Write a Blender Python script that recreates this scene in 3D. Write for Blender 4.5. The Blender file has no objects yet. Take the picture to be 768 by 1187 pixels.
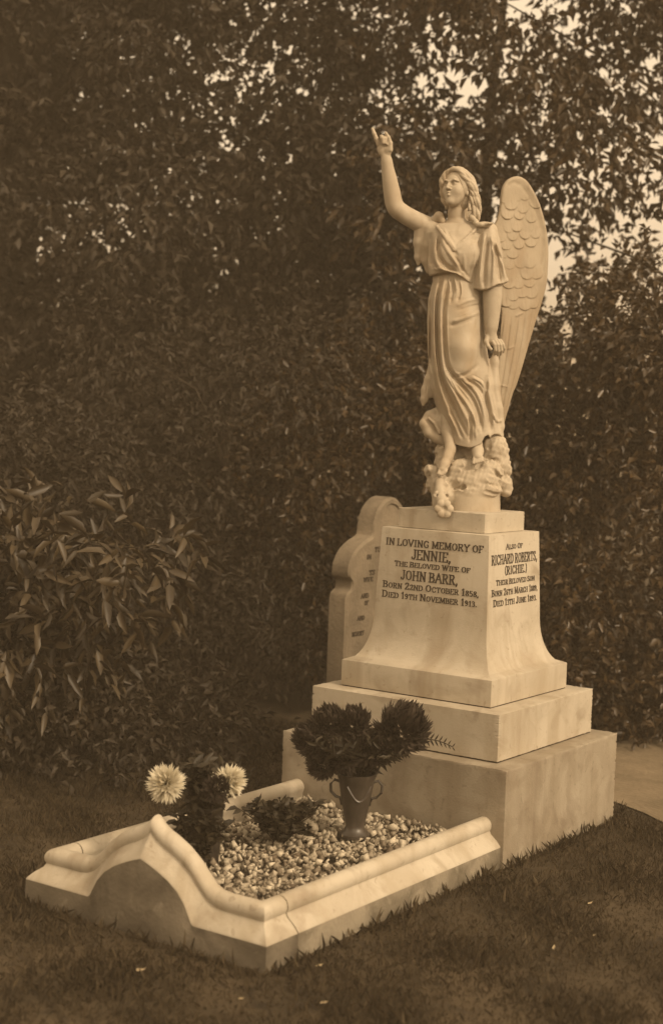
import bpy, bmesh, math, random
import numpy as np
from mathutils import Vector, Matrix

random.seed(7)
RNG = np.random.default_rng(11)
SC = bpy.context.scene
COL = SC.collection
R = math.radians

# ------------------------------------------------------------------ camera
YAW, TILT, ROLL = 0.6112, -0.0626, 0.0354
CAM = Vector((3.1803, -5.4556, 1.6407))
fw = Vector((-math.sin(YAW)*math.cos(TILT), math.cos(YAW)*math.cos(TILT), math.sin(TILT)))
rt = Vector((math.cos(YAW), math.sin(YAW), 0))
up = rt.cross(fw)
rt2 = rt*math.cos(ROLL) + up*math.sin(ROLL)
up2 = up*math.cos(ROLL) - rt*math.sin(ROLL)
cd = bpy.data.cameras.new('camera')
cam = bpy.data.objects.new('camera', cd)
COL.objects.link(cam)
cam.matrix_world = Matrix(((rt2.x, up2.x, -fw.x, CAM.x), (rt2.y, up2.y, -fw.y, CAM.y),
                           (rt2.z, up2.z, -fw.z, CAM.z), (0, 0, 0, 1)))
cd.sensor_fit = 'VERTICAL'
cd.sensor_height = 24
cd.sensor_width = 24
cd.lens = 1803.96/1187*24
cd.clip_start = 0.1
cd.clip_end = 2000
cd.dof.use_dof = True
cd.dof.focus_distance = 6.0
cd.dof.aperture_fstop = 1.4
SC.camera = cam

# ------------------------------------------------------------------ sky, sun, exposure
SUN_DIR = Vector((0.90, -0.13, 0.64)).normalized()          # towards the sun
SUN_EL = math.asin(SUN_DIR.z)
SUN_AZ = math.atan2(SUN_DIR.x, SUN_DIR.y)
w = bpy.data.worlds.new('World')
SC.world = w
w.use_nodes = True
nt = w.node_tree
for n in list(nt.nodes):
    nt.nodes.remove(n)
wo = nt.nodes.new('ShaderNodeOutputWorld')
bg = nt.nodes.new('ShaderNodeBackground')
sky = nt.nodes.new('ShaderNodeTexSky')
sky.sky_type = 'NISHITA'
sky.sun_disc = False
sky.sun_elevation = SUN_EL
sky.sun_rotation = SUN_AZ
sky.dust_density = 8.0
bw = nt.nodes.new('ShaderNodeRGBToBW')
tint = nt.nodes.new('ShaderNodeMix')
tint.data_type = 'RGBA'
tint.blend_type = 'MULTIPLY'
tint.inputs[0].default_value = 1.0
tint.inputs[7].default_value = (1.0, 0.775, 0.515, 1)
nt.links.new(sky.outputs[0], bw.inputs[0])
# bright hazy overcast: the clear sky's range is evened out
ev = nt.nodes.new('ShaderNodeMath')
ev.operation = 'POWER'
ev.inputs[1].default_value = 0.35
gain = nt.nodes.new('ShaderNodeMath')
gain.operation = 'MULTIPLY'
gain.inputs[1].default_value = 2.75
nt.links.new(bw.outputs[0], ev.inputs[0])
nt.links.new(ev.outputs[0], gain.inputs[0])
nt.links.new(gain.outputs[0], tint.inputs[6])
nt.links.new(tint.outputs[2], bg.inputs[0])
bg.inputs[1].default_value = 0.15
nt.links.new(bg.outputs[0], wo.inputs[0])

sd = bpy.data.lights.new('sun', 'SUN')
sd.energy = 1.15
sd.angle = R(7)
sd.color = (1.0, 0.79, 0.54)
sun = bpy.data.objects.new('sun', sd)
COL.objects.link(sun)
sun.rotation_euler = SUN_DIR.to_track_quat('Z', 'Y').to_euler()
SC.view_settings.view_transform = 'Standard'
SC.view_settings.look = 'None'
SC.view_settings.exposure = 1.12
SC.view_settings.gamma = 1.0
SC.view_settings.use_curve_mapping = False


# ------------------------------------------------------------------ materials
def material(name, stops, scale=6.0, detail=6.0, rough=0.7, bump=0.0, bump_scale=None, spec=0.3,
             island=0.0, stain=None, transl=0.0, rough_var=0.0):
    """Noise-driven colour ramp; optional island variation, second stain noise, bump and leaf translucency."""
    m = bpy.data.materials.new(name)
    m.use_nodes = True
    t = m.node_tree
    L = t.links
    b = t.nodes['Principled BSDF']
    tc = t.nodes.new('ShaderNodeTexCoord')
    nz = t.nodes.new('ShaderNodeTexNoise')
    nz.inputs['Scale'].default_value = scale
    nz.inputs['Detail'].default_value = detail
    nz.inputs['Roughness'].default_value = 0.62
    L.new(tc.outputs['Object'], nz.inputs['Vector'])
    cr = t.nodes.new('ShaderNodeValToRGB')
    els = cr.color_ramp.elements
    while len(els) < len(stops):
        els.new(0.5)
    for e, (p, c) in zip(els, stops):
        e.position = p
        e.color = (*c, 1)
    fac = nz.outputs['Fac']
    if island:
        g = t.nodes.new('ShaderNodeNewGeometry')
        mx = t.nodes.new('ShaderNodeMix')
        mx.inputs[0].default_value = island
        L.new(nz.outputs['Fac'], mx.inputs[2])
        L.new(g.outputs['Random Per Island'], mx.inputs[3])
        fac = mx.outputs[0]
    L.new(fac, cr.inputs[0])
    colour = cr.outputs[0]
    if stain:
        for (sc, lo, hi, col, amt, stretch) in stain:
            mp = t.nodes.new('ShaderNodeMapping')
            mp.inputs['Scale'].default_value = stretch
            L.new(tc.outputs['Object'], mp.inputs['Vector'])
            n2 = t.nodes.new('ShaderNodeTexNoise')
            n2.inputs['Scale'].default_value = sc
            n2.inputs['Detail'].default_value = 8
            n2.inputs['Distortion'].default_value = 0.8
            L.new(mp.outputs[0], n2.inputs['Vector'])
            mr = t.nodes.new('ShaderNodeMapRange')
            mr.inputs['From Min'].default_value = lo
            mr.inputs['From Max'].default_value = hi
            mr.inputs['To Max'].default_value = amt
            L.new(n2.outputs['Fac'], mr.inputs['Value'])
            m2 = t.nodes.new('ShaderNodeMix')
            m2.data_type = 'RGBA'
            L.new(mr.outputs[0], m2.inputs[0])
            L.new(colour, m2.inputs[6])
            m2.inputs[7].default_value = (*col, 1)
            colour = m2.outputs[2]
    L.new(colour, b.inputs['Base Color'])
    b.inputs['Roughness'].default_value = rough
    b.inputs['Specular IOR Level'].default_value = spec
    if bump:
        n3 = t.nodes.new('ShaderNodeTexNoise')
        n3.inputs['Scale'].default_value = bump_scale or scale*6
        n3.inputs['Detail'].default_value = 6
        L.new(tc.outputs['Object'], n3.inputs['Vector'])
        bp = t.nodes.new('ShaderNodeBump')
        bp.inputs['Strength'].default_value = bump
        bp.inputs['Distance'].default_value = 0.01
        L.new(n3.outputs['Fac'], bp.inputs['Height'])
        L.new(bp.outputs[0], b.inputs['Normal'])
    if transl:
        tr = t.nodes.new('ShaderNodeBsdfTranslucent')
        L.new(colour, tr.inputs['Color'])
        ms = t.nodes.new('ShaderNodeMixShader')
        ms.inputs[0].default_value = transl
        out = t.nodes['Material Output']
        L.new(b.outputs[0], ms.inputs[1])
        L.new(tr.outputs[0], ms.inputs[2])
        L.new(ms.outputs[0], out.inputs['Surface'])
    return m


M = {}
M['marble'] = material('white_marble', [(0.3, (0.40, 0.345, 0.27)), (0.5, (0.47, 0.415, 0.33)), (0.72, (0.51, 0.455, 0.37))],
                       scale=2.6, rough=0.62, bump=0.10, bump_scale=140,
                       stain=[(7, 0.54, 0.72, (0.22, 0.17, 0.115), 0.55, (1, 1, 1)),
                              (2.2, 0.48, 0.66, (0.34, 0.28, 0.20), 0.6, (2.5, 2.5, 0.6)),
                              (38, 0.62, 0.73, (0.22, 0.17, 0.12), 0.5, (1, 1, 1)),
                              (11, 0.53, 0.72, (0.27, 0.21, 0.145), 0.5, (1, 1, .09)), (3.3, 0.495, 0.51, (0.30, 0.25, 0.185), 0.14, (1, 1.6, 2.2))])
M['base_marble'] = material('dull_veined_marble', [(0.3, (0.27, 0.225, 0.165)), (0.5, (0.32, 0.275, 0.21)), (0.72, (0.36, 0.31, 0.24))],
                            scale=3.2, rough=0.68, bump=0.14, bump_scale=120,
                            stain=[(6, 0.50, 0.68, (0.16, 0.12, 0.08), 0.6, (1, 1, 1)), (2.0, 0.5, 0.66, (0.23, 0.185, 0.13), 0.6, (2.5, 2.5, 0.7)),
                                   (30, 0.60, 0.72, (0.13, 0.10, 0.07), 0.5, (1, 1, 1)), (10, 0.52, 0.70, (0.17, 0.13, 0.09), 0.5, (1, 1, .1)),
                                   (4.0, 0.49, 0.505, (0.17, 0.135, 0.095), 0.16, (1, 1.7, 2.0))])
M['front_shade_marble'] = material('stained_marble_front_shade', [(0.3, (0.10, 0.083, 0.06)), (0.7, (0.19, 0.16, 0.12))], scale=4, rough=0.9, bump=0.3, bump_scale=70,  # front kerb face: shade painted in as a darker tone, plus real stains
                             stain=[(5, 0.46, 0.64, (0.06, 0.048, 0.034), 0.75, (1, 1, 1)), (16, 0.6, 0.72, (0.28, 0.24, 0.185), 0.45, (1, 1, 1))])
M['side_shade_marble'] = material('marble_side_shade', [(0.3, (0.16, 0.135, 0.10)), (0.7, (0.28, 0.24, 0.18))], scale=4, rough=0.9, bump=0.3, bump_scale=70,  # side kerb faces: their shade painted in as a darker tone
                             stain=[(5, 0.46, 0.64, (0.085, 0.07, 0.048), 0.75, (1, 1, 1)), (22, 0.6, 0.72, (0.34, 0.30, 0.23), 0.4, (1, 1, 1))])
M['statue'] = material('statuary_marble', [(0.3, (0.38, 0.32, 0.24)), (0.7, (0.48, 0.41, 0.315))], scale=7, rough=0.6, bump=0.08,
                       bump_scale=220, stain=[(16, 0.56, 0.76, (0.26, 0.205, 0.145), 0.5, (1, 1, 0.5)), (5, 0.48, 0.68, (0.33, 0.245, 0.155), 0.65, (1, 1, 0.6))])
M['wing'] = material('darker_stained_marble', [(0.3, (0.29, 0.235, 0.165)), (0.7, (0.39, 0.325, 0.24))], scale=6, rough=0.65, bump=0.1,  # whole wing a darker tone than the body, random stains on top
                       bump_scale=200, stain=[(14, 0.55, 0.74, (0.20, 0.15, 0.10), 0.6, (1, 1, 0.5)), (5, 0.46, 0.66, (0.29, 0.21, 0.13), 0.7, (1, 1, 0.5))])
M['old_stone'] = material('weathered_stone', [(0.3, (0.13, 0.105, 0.075)), (0.7, (0.24, 0.195, 0.14))], scale=5, rough=0.85, bump=0.4,
                          bump_scale=60, stain=[(9, 0.5, 0.65, (0.14, 0.115, 0.08), 0.7, (1, 1, 0.5))])
M['lead'] = material('lead_lettering', [(0.3, (0.030, 0.022, 0.016)), (0.7, (0.06, 0.045, 0.032))], scale=40, rough=0.6)
M['chips'] = material('marble_chippings', [(0.15, (0.12, 0.09, 0.06)), (0.5, (0.33, 0.28, 0.21)), (0.85, (0.56, 0.49, 0.38))], scale=9, rough=0.7,
                      island=0.7, bump=0.2, bump_scale=80)
M['soil'] = material('dark_soil', [(0.3, (0.03, 0.022, 0.014)), (0.7, (0.07, 0.05, 0.033))], scale=14, rough=0.95, bump=0.6)
M['lawn'] = material('dark_turf', [(0.3, (0.032, 0.023, 0.012)), (0.7, (0.068, 0.048, 0.026))], scale=5, rough=0.95, bump=0.8, bump_scale=70,
                      stain=[(1.6, 0.5, 0.66, (0.105, 0.076, 0.045), 0.7, (1, 1, 1)), (9, 0.56, 0.7, (0.02, 0.014, 0.008), 0.7, (1, 1, 1))])
M['blade'] = material('grass_blade', [(0.2, (0.026, 0.018, 0.009)), (0.8, (0.095, 0.068, 0.036))], scale=2.2, rough=0.8, island=0.55, transl=0.2)
M['path'] = material('worn_earth_path', [(0.3, (0.13, 0.10, 0.062)), (0.7, (0.24, 0.185, 0.12))], scale=4, rough=0.95, bump=0.5, bump_scale=40)
M['leaf_dark'] = material('evergreen_leaf', [(0.15, (0.024, 0.017, 0.010)), (0.85, (0.050, 0.036, 0.021))], scale=1.1, detail=3, rough=0.65,
                          island=0.5, transl=0.12, spec=0.4)
M['leaf_mid'] = material('broad_leaf', [(0.15, (0.026, 0.016, 0.006)), (0.85, (0.085, 0.052, 0.021))], scale=1.2, detail=3, rough=0.36,
                         island=0.5, transl=0.18, spec=0.45)
M['leaf_laurel'] = material('laurel_leaf', [(0.15, (0.022, 0.015, 0.008)), (0.85, (0.085, 0.060, 0.030))], scale=3, detail=3, rough=0.5,
                            island=0.6, transl=0.12, spec=0.5)
M['leaf_bouquet'] = material('bouquet_leaf', [(0.2, (0.018, 0.014, 0.008)), (0.8, (0.05, 0.038, 0.022))], scale=9, rough=0.55, island=0.5, transl=0.1)
M['bark'] = material('dark_bark', [(0.3, (0.022, 0.016, 0.010)), (0.7, (0.055, 0.041, 0.027))], scale=9, rough=0.9, bump=0.6, bump_scale=40)
M['petal_white'] = material('white_petal', [(0.2, (0.62, 0.56, 0.43)), (0.8, (0.80, 0.74, 0.60))], scale=20, rough=0.6, island=0.4, transl=0.25)
M['petal_dark'] = material('dark_petal', [(0.2, (0.022, 0.016, 0.012)), (0.8, (0.075, 0.056, 0.042))], scale=30, rough=0.65, island=0.6, transl=0.1)
M['pewter'] = material('dull_metal', [(0.3, (0.030, 0.024, 0.018)), (0.7, (0.07, 0.055, 0.042))], scale=12, rough=0.4, spec=0.6,
                       stain=[(30, 0.5, 0.7, (0.035, 0.027, 0.02), 0.7, (1, 1, 0.3))])
M['tin'] = material('black_tin', [(0.3, (0.02, 0.016, 0.012)), (0.7, (0.045, 0.035, 0.027))], scale=20, rough=0.5)
M['dry_leaf'] = material('dry_leaf', [(0.2, (0.30, 0.23, 0.13)), (0.8, (0.55, 0.44, 0.28))], scale=14, rough=0.7)


# ------------------------------------------------------------------ helpers
def link(name, me, mat, parent=None, smooth=True):
    o = bpy.data.objects.new(name, me)
    COL.objects.link(o)
    if mat:
        me.materials.append(mat)
    if smooth and len(me.polygons):
        me.polygons.foreach_set('use_smooth', np.ones(len(me.polygons), bool))
    if parent:
        o.parent = parent
        o.matrix_parent_inverse = Matrix.Translation(-Vector(parent.location)) if not parent.parent else \
            (Matrix.Translation(Vector(parent.location))).inverted()
    return o


def empty(name, loc, label, cat, group=None):
    o = bpy.data.objects.new(name, None)
    COL.objects.link(o)
    o.location = loc
    o.empty_display_size = 0.05
    return tag(o, label, cat, group)


def tag(o, label=None, cat=None, group=None, kind=None):
    for k, v in (('label', label), ('category', cat), ('group', group), ('kind', kind)):
        if v:
            o[k] = v
    return o


def np_mesh(name, V, F):
    """V (n,3), F list of arrays each (m,k) -> mesh"""
    me = bpy.data.meshes.new(name)
    V = np.ascontiguousarray(V, np.float32)
    if not isinstance(F, list):
        F = [F]
    F = [np.ascontiguousarray(f, np.int32) for f in F if len(f)]
    nl = sum(f.size for f in F)
    npoly = sum(len(f) for f in F)
    me.vertices.add(len(V))
    me.vertices.foreach_set('co', V.ravel())
    me.loops.add(nl)
    me.loops.foreach_set('vertex_index', np.concatenate([f.ravel() for f in F]))
    me.polygons.add(npoly)
    tot = np.concatenate([np.full(len(f), f.shape[1], np.int32) for f in F])
    st = np.concatenate([[0], np.cumsum(tot)[:-1]]).astype(np.int32)
    me.polygons.foreach_set('loop_start', st)
    me.polygons.foreach_set('loop_total', tot)
    me.update(calc_edges=True)
    me.validate()
    return me


class MB:
    """collects vertices and faces of many shapes into one mesh"""
    def __init__(s):
        s.v, s.f = [], []

    def add(s, vs, fs):
        b = len(s.v)
        s.v += [tuple(v) for v in vs]
        s.f += [tuple(b+i for i in f) for f in fs]

    def rings(s, rings, cap=True, closed=True):
        n = len(rings[0])
        vs = [p for r in rings for p in r]
        fs = []
        for i in range(len(rings)-1):
            for j in range(n if closed else n-1):
                k = (j+1) % n
                fs.append((i*n+j, i*n+k, (i+1)*n+k, (i+1)*n+j))
        if cap:
            fs.append(tuple(range(n))[::-1])
            fs.append(tuple((len(rings)-1)*n+j for j in range(n)))
        s.add(vs, fs)

    def tube(s, pts, rad, n=8, cap=True):
        pts = [Vector(p) for p in pts]
        rings = []
        ref = Vector((0.31, 0.22, 0.92))
        for i, p in enumerate(pts):
            d = (pts[min(i+1, len(pts)-1)] - pts[max(i-1, 0)]).normalized()
            a = d.cross(ref)
            if a.length < 0.1:
                a = d.cross(Vector((1, 0, 0)))
            a.normalize()
            b = d.cross(a)
            r = rad[i] if hasattr(rad, '__len__') else rad
            rings.append([p + (a*math.cos(t) + b*math.sin(t))*r for t in [2*math.pi*k/n for k in range(n)]])
        s.rings(rings, cap)

    def lathe(s, prof, c, n=32):
        c = Vector(c)
        s.rings([[c + Vector((r*math.cos(2*math.pi*k/n), r*math.sin(2*math.pi*k/n), z)) for k in range(n)] for r, z in prof])

    def build(s, name, mat, parent=None, smooth=True, bevel=0.0, segs=2, angle=40):
        me = bpy.data.meshes.new(name)
        me.from_pydata(s.v, [], s.f)
        bm = bmesh.new()
        bm.from_mesh(me)
        bmesh.ops.recalc_face_normals(bm, faces=bm.faces)
        if bevel:
            ed = [e for e in bm.edges if len(e.link_faces) == 2 and e.calc_face_angle(0) > R(30)]
            bmesh.ops.bevel(bm, geom=ed, offset=bevel, segments=segs, profile=0.6, affect='EDGES')
        bm.to_mesh(me)
        bm.free()
        o = link(name, me, mat, parent, smooth)
        if smooth:
            me.set_sharp_from_angle(angle=R(angle))
        return o


def wear(o, amt=.0028, cuts=54, seed=1):
    """chips and rubs along the sharp edges of a dressed block"""
    rr = random.Random(seed)
    bm = bmesh.new()
    bm.from_mesh(o.data)
    lo = Vector([min(v.co[i] for v in bm.verts) for i in range(3)])
    hi = Vector([max(v.co[i] for v in bm.verts) for i in range(3)])
    bmesh.ops.subdivide_edges(bm, edges=bm.edges[:], cuts=cuts, use_grid_fill=True)
    for v in bm.verts:
        on = [i for i in range(3) if min(v.co[i]-lo[i], hi[i]-v.co[i]) < 1e-5]
        if len(on) >= 2:
            d = amt*rr.random()**2 + (rr.uniform(.003, .008) if rr.random() < .035 else 0) + .0012
            for i in on:
                v.co[i] += d*rr.uniform(.5, 1)*(1 if v.co[i]-lo[i] < 1e-5 else -1)
    bm.to_mesh(o.data)
    bm.free()
    n = len(o.data.polygons)
    o.data.polygons.foreach_set('use_smooth', np.ones(n, bool))
    o.data.set_sharp_from_angle(angle=R(25))
    return o


def block(x, y, z0, z1):
    b = MB()
    b.rings([[(-x, -y, z), (x, -y, z), (x, y, z), (-x, y, z)] for z in (z0, z1)])
    return b


def spline(pts, n=8):
    """Catmull-Rom through points of any dimension"""
    P = np.array(pts, float)
    P = np.vstack([2*P[0]-P[1], P, 2*P[-1]-P[-2]])
    out = []
    for i in range(1, len(P)-2):
        a, b, c, d = P[i-1:i+3]
        for t in np.linspace(0, 1, n, endpoint=False):
            out.append(0.5*(2*b + (c-a)*t + (2*a-5*b+4*c-d)*t*t + (-a+3*b-3*c+d)*t**3))
    out.append(P[-2])
    return np.array(out)


# ------------------------------------------------------------------ ground
def ground():
    b = MB()
    n = 44
    r = [0] + [0.6*1.19**i for i in range(36)]
    ring = [[(0.5+q*math.cos(2*math.pi*k/n), -1+q*math.sin(2*math.pi*k/n),
              0.0 if q < 3.5 else 0.012*math.sin(k*1.7+q)*min(1, q/8)) for k in range(n)] for q in r[1:]]
    b.rings(ring, cap=False)
    b.add(ring[0], [tuple(range(n))])
    return tag(b.build('lawn', M['lawn']), 'dark mown lawn around the grave', kind='structure')


ground()
pm = MB()
NP = 40
rows = []
for i in range(NP):
    x = -0.35 + 9*i/(NP-1)
    y0 = 0.724 - (x-0.402)*0.554
    wv = 0.02*math.sin(x*5) + 0.015*math.sin(x*13+1)
    rows.append([(x, y0+wv, 0.006), (x+0.3, y0+1.15+wv*2, 0.006)])
pm.rings(rows, cap=False, closed=False)
tag(pm.build('path', M['path']), 'pale worn path passing behind the monument', kind='structure')


# ------------------------------------------------------------------ lettering (stroke letters with serifs)
ST = {  # strokes as polylines in a box 0..w x 0..1 ; serif marks as (x, y) ends
    'A': (.8, [[(.04, 0), (.4, 1), (.76, 0)], [(.2, .36), (.6, .36)]], [(.04, 0), (.76, 0)]),
    'B': (.7, [[(.12, 0), (.12, 1)], [(.12, 1), (.5, .96), (.56, .76), (.46, .56), (.12, .53)], [(.12, .53), (.54, .5), (.64, .26), (.52, .04), (.12, 0)]], [(.08, 0), (.08, 1)]),
    'C': (.74, [[(.68, .76), (.56, .96), (.36, 1), (.16, .84), (.08, .5), (.16, .16), (.36, 0), (.56, .04), (.68, .24)]], []),
    'D': (.78, [[(.12, 0), (.12, 1)], [(.12, 1), (.46, .97), (.68, .74), (.7, .5), (.68, .26), (.46, .03), (.12, 0)]], [(.08, 0), (.08, 1)]),
    'E': (.66, [[(.12, 0), (.12, 1)], [(.12, 1), (.58, 1), (.58, .82)], [(.12, .52), (.46, .52)], [(.12, 0), (.6, 0), (.6, .2)]], [(.08, 0), (.08, 1)]),
    'F': (.62, [[(.12, 0), (.12, 1)], [(.12, 1), (.58, 1), (.58, .8)], [(.12, .52), (.44, .52)]], [(.12, 0), (.08, 1)]),
    'G': (.78, [[(.68, .78), (.56, .96), (.36, 1), (.16, .84), (.08, .5), (.16, .16), (.36, 0), (.58, .04), (.66, .16), (.66, .44), (.46, .44)]], []),
    'H': (.82, [[(.14, 0), (.14, 1)], [(.68, 0), (.68, 1)], [(.14, .52), (.68, .52)]], [(.14, 0), (.14, 1), (.68, 0), (.68, 1)]),
    'I': (.38, [[(.19, 0), (.19, 1)]], [(.19, 0), (.19, 1)]),
    'J': (.54, [[(.4, 1), (.4, .2), (.28, 0), (.1, .04), (.06, .2)]], [(.38, 1)]),
    'L': (.64, [[(.14, 1), (.14, 0), (.58, 0), (.58, .22)]], [(.14, 1), (.1, 0)]),
    'M': (.98, [[(.14, 0), (.16, 1), (.49, .12), (.82, 1), (.84, 0)]], [(.14, 0), (.84, 0), (.13, 1), (.85, 1)]),
    'N': (.82, [[(.14, 0), (.14, 1), (.68, 0), (.68, 1)]], [(.14, 0), (.1, 1), (.68, 1)]),
    'O': (.8, [[(.4, 1), (.18, .88), (.08, .5), (.18, .12), (.4, 0), (.62, .12), (.72, .5), (.62, .88), (.4, 1)]], []),
    'R': (.76, [[(.14, 0), (.14, 1)], [(.14, 1), (.5, .97), (.6, .76), (.5, .54), (.14, .5)], [(.36, .5), (.68, 0)]], [(.14, 0), (.1, 1), (.68, 0)]),
    'S': (.62, [[(.52, .78), (.46, .95), (.3, 1), (.12, .9), (.1, .7), (.26, .55), (.46, .42), (.54, .24), (.46, .06), (.3, 0), (.12, .06), (.06, .24)]], []),
    'T': (.72, [[(.36, 0), (.36, 1)], [(.06, .8), (.06, 1), (.66, 1), (.66, .8)]], [(.36, 0)]),
    'U': (.8, [[(.14, 1), (.14, .28), (.26, .03), (.4, 0), (.56, .03), (.66, .28), (.66, 1)]], [(.14, 1), (.66, 1)]),
    'V': (.78, [[(.06, 1), (.39, 0), (.72, 1)]], [(.06, 1), (.72, 1)]),
    'W': (1.06, [[(.06, 1), (.3, 0), (.53, .9), (.76, 0), (1., 1)]], [(.06, 1), (.53, .95), (1., 1)]),
    'Y': (.76, [[(.06, 1), (.38, .48), (.7, 1)], [(.38, .48), (.38, 0)]], [(.06, 1), (.7, 1), (.38, 0)]),
    '1': (.44, [[(.1, .8), (.24, 1), (.24, 0)]], [(.24, 0)]),
    '2': (.62, [[(.08, .74), (.16, .95), (.34, 1), (.5, .88), (.5, .66), (.08, 0), (.56, 0), (.56, .16)]], []),
    '3': (.6, [[(.08, .86), (.28, 1), (.48, .88), (.46, .64), (.24, .54), (.48, .42), (.52, .18), (.34, 0), (.08, .1)]], []),
    '5': (.6, [[(.5, 1), (.14, 1), (.12, .56), (.34, .62), (.52, .44), (.5, .14), (.3, 0), (.08, .1)]], []),
    '6': (.62, [[(.5, .92), (.3, .98), (.12, .7), (.1, .26), (.3, 0), (.5, .14), (.52, .36), (.34, .56), (.12, .38)]], []),
    '8': (.6, [[(.3, .54), (.12, .72), (.16, .94), (.3, 1), (.46, .94), (.48, .72), (.3, .54), (.08, .3), (.12, .06), (.3, 0), (.5, .06), (.52, .3), (.3, .54)]], []),
    '9': (.62, [[(.1, .08), (.3, .02), (.48, .3), (.5, .74), (.3, 1), (.1, .86), (.08, .64), (.26, .44), (.48, .62)]], []),
    ',': (.28, [[(.12, .1), (.14, 0), (.06, -.16)]], []),
    '.': (.28, [[(.08, .03), (.18, .03)], [(.08, .09), (.18, .09)]], []),
    '(': (.36, [[(.3, 1.08), (.14, .8), (.12, .3), (.28, -.1)]], []),
    ')': (.36, [[(.06, 1.08), (.22, .8), (.24, .3), (.08, -.1)]], []),
}


def text_line(mb, line, centre, xdir, ydir, ndir, width, cap, weight=0.17, low=1.0):
    """one line of inlaid letters fitted to a width; letters after a word's first are scaled by low (small capitals)"""
    items, x = [], 0.0
    for wd in line.split(' '):
        for i, ch in enumerate(wd):
            k = 1.0 if i == 0 or low == 1 else low
            cw, strokes, ser = ST[ch]
            items.append((x, k, strokes, ser))
            x += (cw+0.10)*k
        x += 0.34
    x -= 0.34
    sx = width/x
    hw = weight*0.5
    lift = 0.0012
    for x0, k, strokes, ser in items:
        def P(px, py):
            return centre + xdir*((x0+px*k)*sx - width/2) + ydir*((py*k-0.5)*cap) + ndir*lift

        def quad(a, b, h):
            nonlocal lift
            lift = 0.0010 + random.random()*0.0008
            A, B = np.array(a, float), np.array(b, float)
            d = B-A
            l = np.hypot(*d) or 1e-6
            d = d/l
            n = np.array((-d[1], d[0]))*h
            n[0] *= 1.0
            A, B = A-d*h*0.7, B+d*h*0.7
            q = [A+n, A-n, B-n, B+n]
            top = [P(*c) for c in q]
            bot = [p - ndir*(lift+0.004) for p in top]
            mb.add(top+bot, [(0, 1, 2, 3), (0, 4, 5, 1), (1, 5, 6, 2), (2, 6, 7, 3), (3, 7, 4, 0)])
        for s in strokes:
            for a, b in zip(s[:-1], s[1:]):
                thick = hw*(1.0 if abs(b[1]-a[1]) > abs(b[0]-a[0])*0.7 else 0.62)
                quad(a, b, thick)
        for (px, py) in ser:
            quad((px-0.13, py), (px+0.13, py), hw*0.55)


# ------------------------------------------------------------------ the monument
mon = empty('grave_monument', (0, 0, 0), 'stepped white marble pedestal with lead inscriptions carrying the angel statue', 'monument')
wear(block(0.510, 0.4747, -0.08, 0.3659).build('base_step', M['base_marble'], mon, smooth=False), cuts=70, seed=1)
block(0.424, 0.393, 0.35, 0.3700).build('mortar_joint', M['soil'], mon, smooth=False)
block(0.3415, 0.312, 0.54, 0.5545).build('mortar_joint', M['soil'], mon, smooth=False)
wear(block(0.428, 0.397, 0.3695, 0.5501).build('middle_step', M['marble'], mon, smooth=False), cuts=60, seed=2)
ped = MB()
DX, DY = 0.2472, 0.2067
CX, CY = 0.3453, 0.3158
prof = [(CX, CY, 0.5538), (CX, CY, 0.6562)]
for i in range(1, 15):
    z = 0.6562 + (0.86-0.6562)*i/14
    q = (0.86-z)/(0.86-0.6562)
    f = 1-math.sqrt(max(0, 1-q*q))
    fx = 0.013 + (CX-DX-0.013)*f*0.93
    fy = 0.013 + (CY-DY-0.013)*f*0.93
    prof.append((DX+fx, DY+fy, z))
prof.append((DX, DY, 1.1965))
ped.rings([[(-x, -y, z), (x, -y, z), (x, y, z), (-x, y, z)] for x, y, z in prof])
pedo = ped.build('pedestal', M['marble'], mon, bevel=0.004, angle=30)
wear(block(0.2011, 0.1622, 1.1967, 1.2759).build('cap_block', M['marble'], mon, smooth=False), amt=.002, cuts=40, seed=3)

slope = 0.013/(1.1965-0.86)
yd = Vector((0, slope, 1)).normalized()
nd = Vector((0, -1, slope)).normalized()
for line, x0, x1, z, cap, low in (
        ('IN LOVING MEMORY OF', -.2229, .2284, 1.1405, .026, 1), ('JENNIE,', -.098, .088, 1.0965, .037, 1),
        ('THE BELOVED WIFE OF', -.1756, .175, 1.0552, .0200, .9), ('JOHN BARR,', -.143, .125, 1.0116, .036, 1),
        ('BORN 22ND OCTOBER 1858,', -.2250, .2200, .9680, .0255, .78), ('DIED 19TH NOVEMBER 1913.', -.2260, .2150, .9293, .0255, .78)):
    yy = -(DY + slope*(1.1965-z))
    ins = MB()
    text_line(ins, line, Vector(((x0+x1)/2, yy, z)), Vector((1, 0, 0)), yd, nd, x1-x0, cap, low=low)
    ins.build('inscription', M['lead'], pedo, smooth=False)
yd = Vector((-slope, 0, 1)).normalized()
nd = Vector((1, 0, slope)).normalized()
for line, y0, y1, z, cap, low in (
        ('ALSO OF', -.0722, .0637, 1.1465, .0205, .85), ('RICHARD ROBERTS,', -.1880, .1900, 1.0985, .036, 1), ('(RICHIE.)', -.0815, .1051, 1.0530, .031, 1),
        ('THEIR BELOVED SON', -.1508, .170, 1.0090, .0205, .9), ('BORN 26TH MARCH 1889,', -.1850, .1950, .9700, .0255, .8),
        ('DIED 13TH JUNE 1893.', -.1713, .190, .9300, .0255, .8)):
    xx = DX + slope*(1.1965-z)
    ins = MB()
    text_line(ins, line, Vector((xx, (y0+y1)/2, z)), Vector((0, 1, 0)), yd, nd, y1-y0, cap, low=low)
    ins.build('inscription', M['lead'], pedo, smooth=False)

# ------------------------------------------------------------------ kerb
KX, KY, KZ = 0.500, 1.883, 0.085


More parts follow.
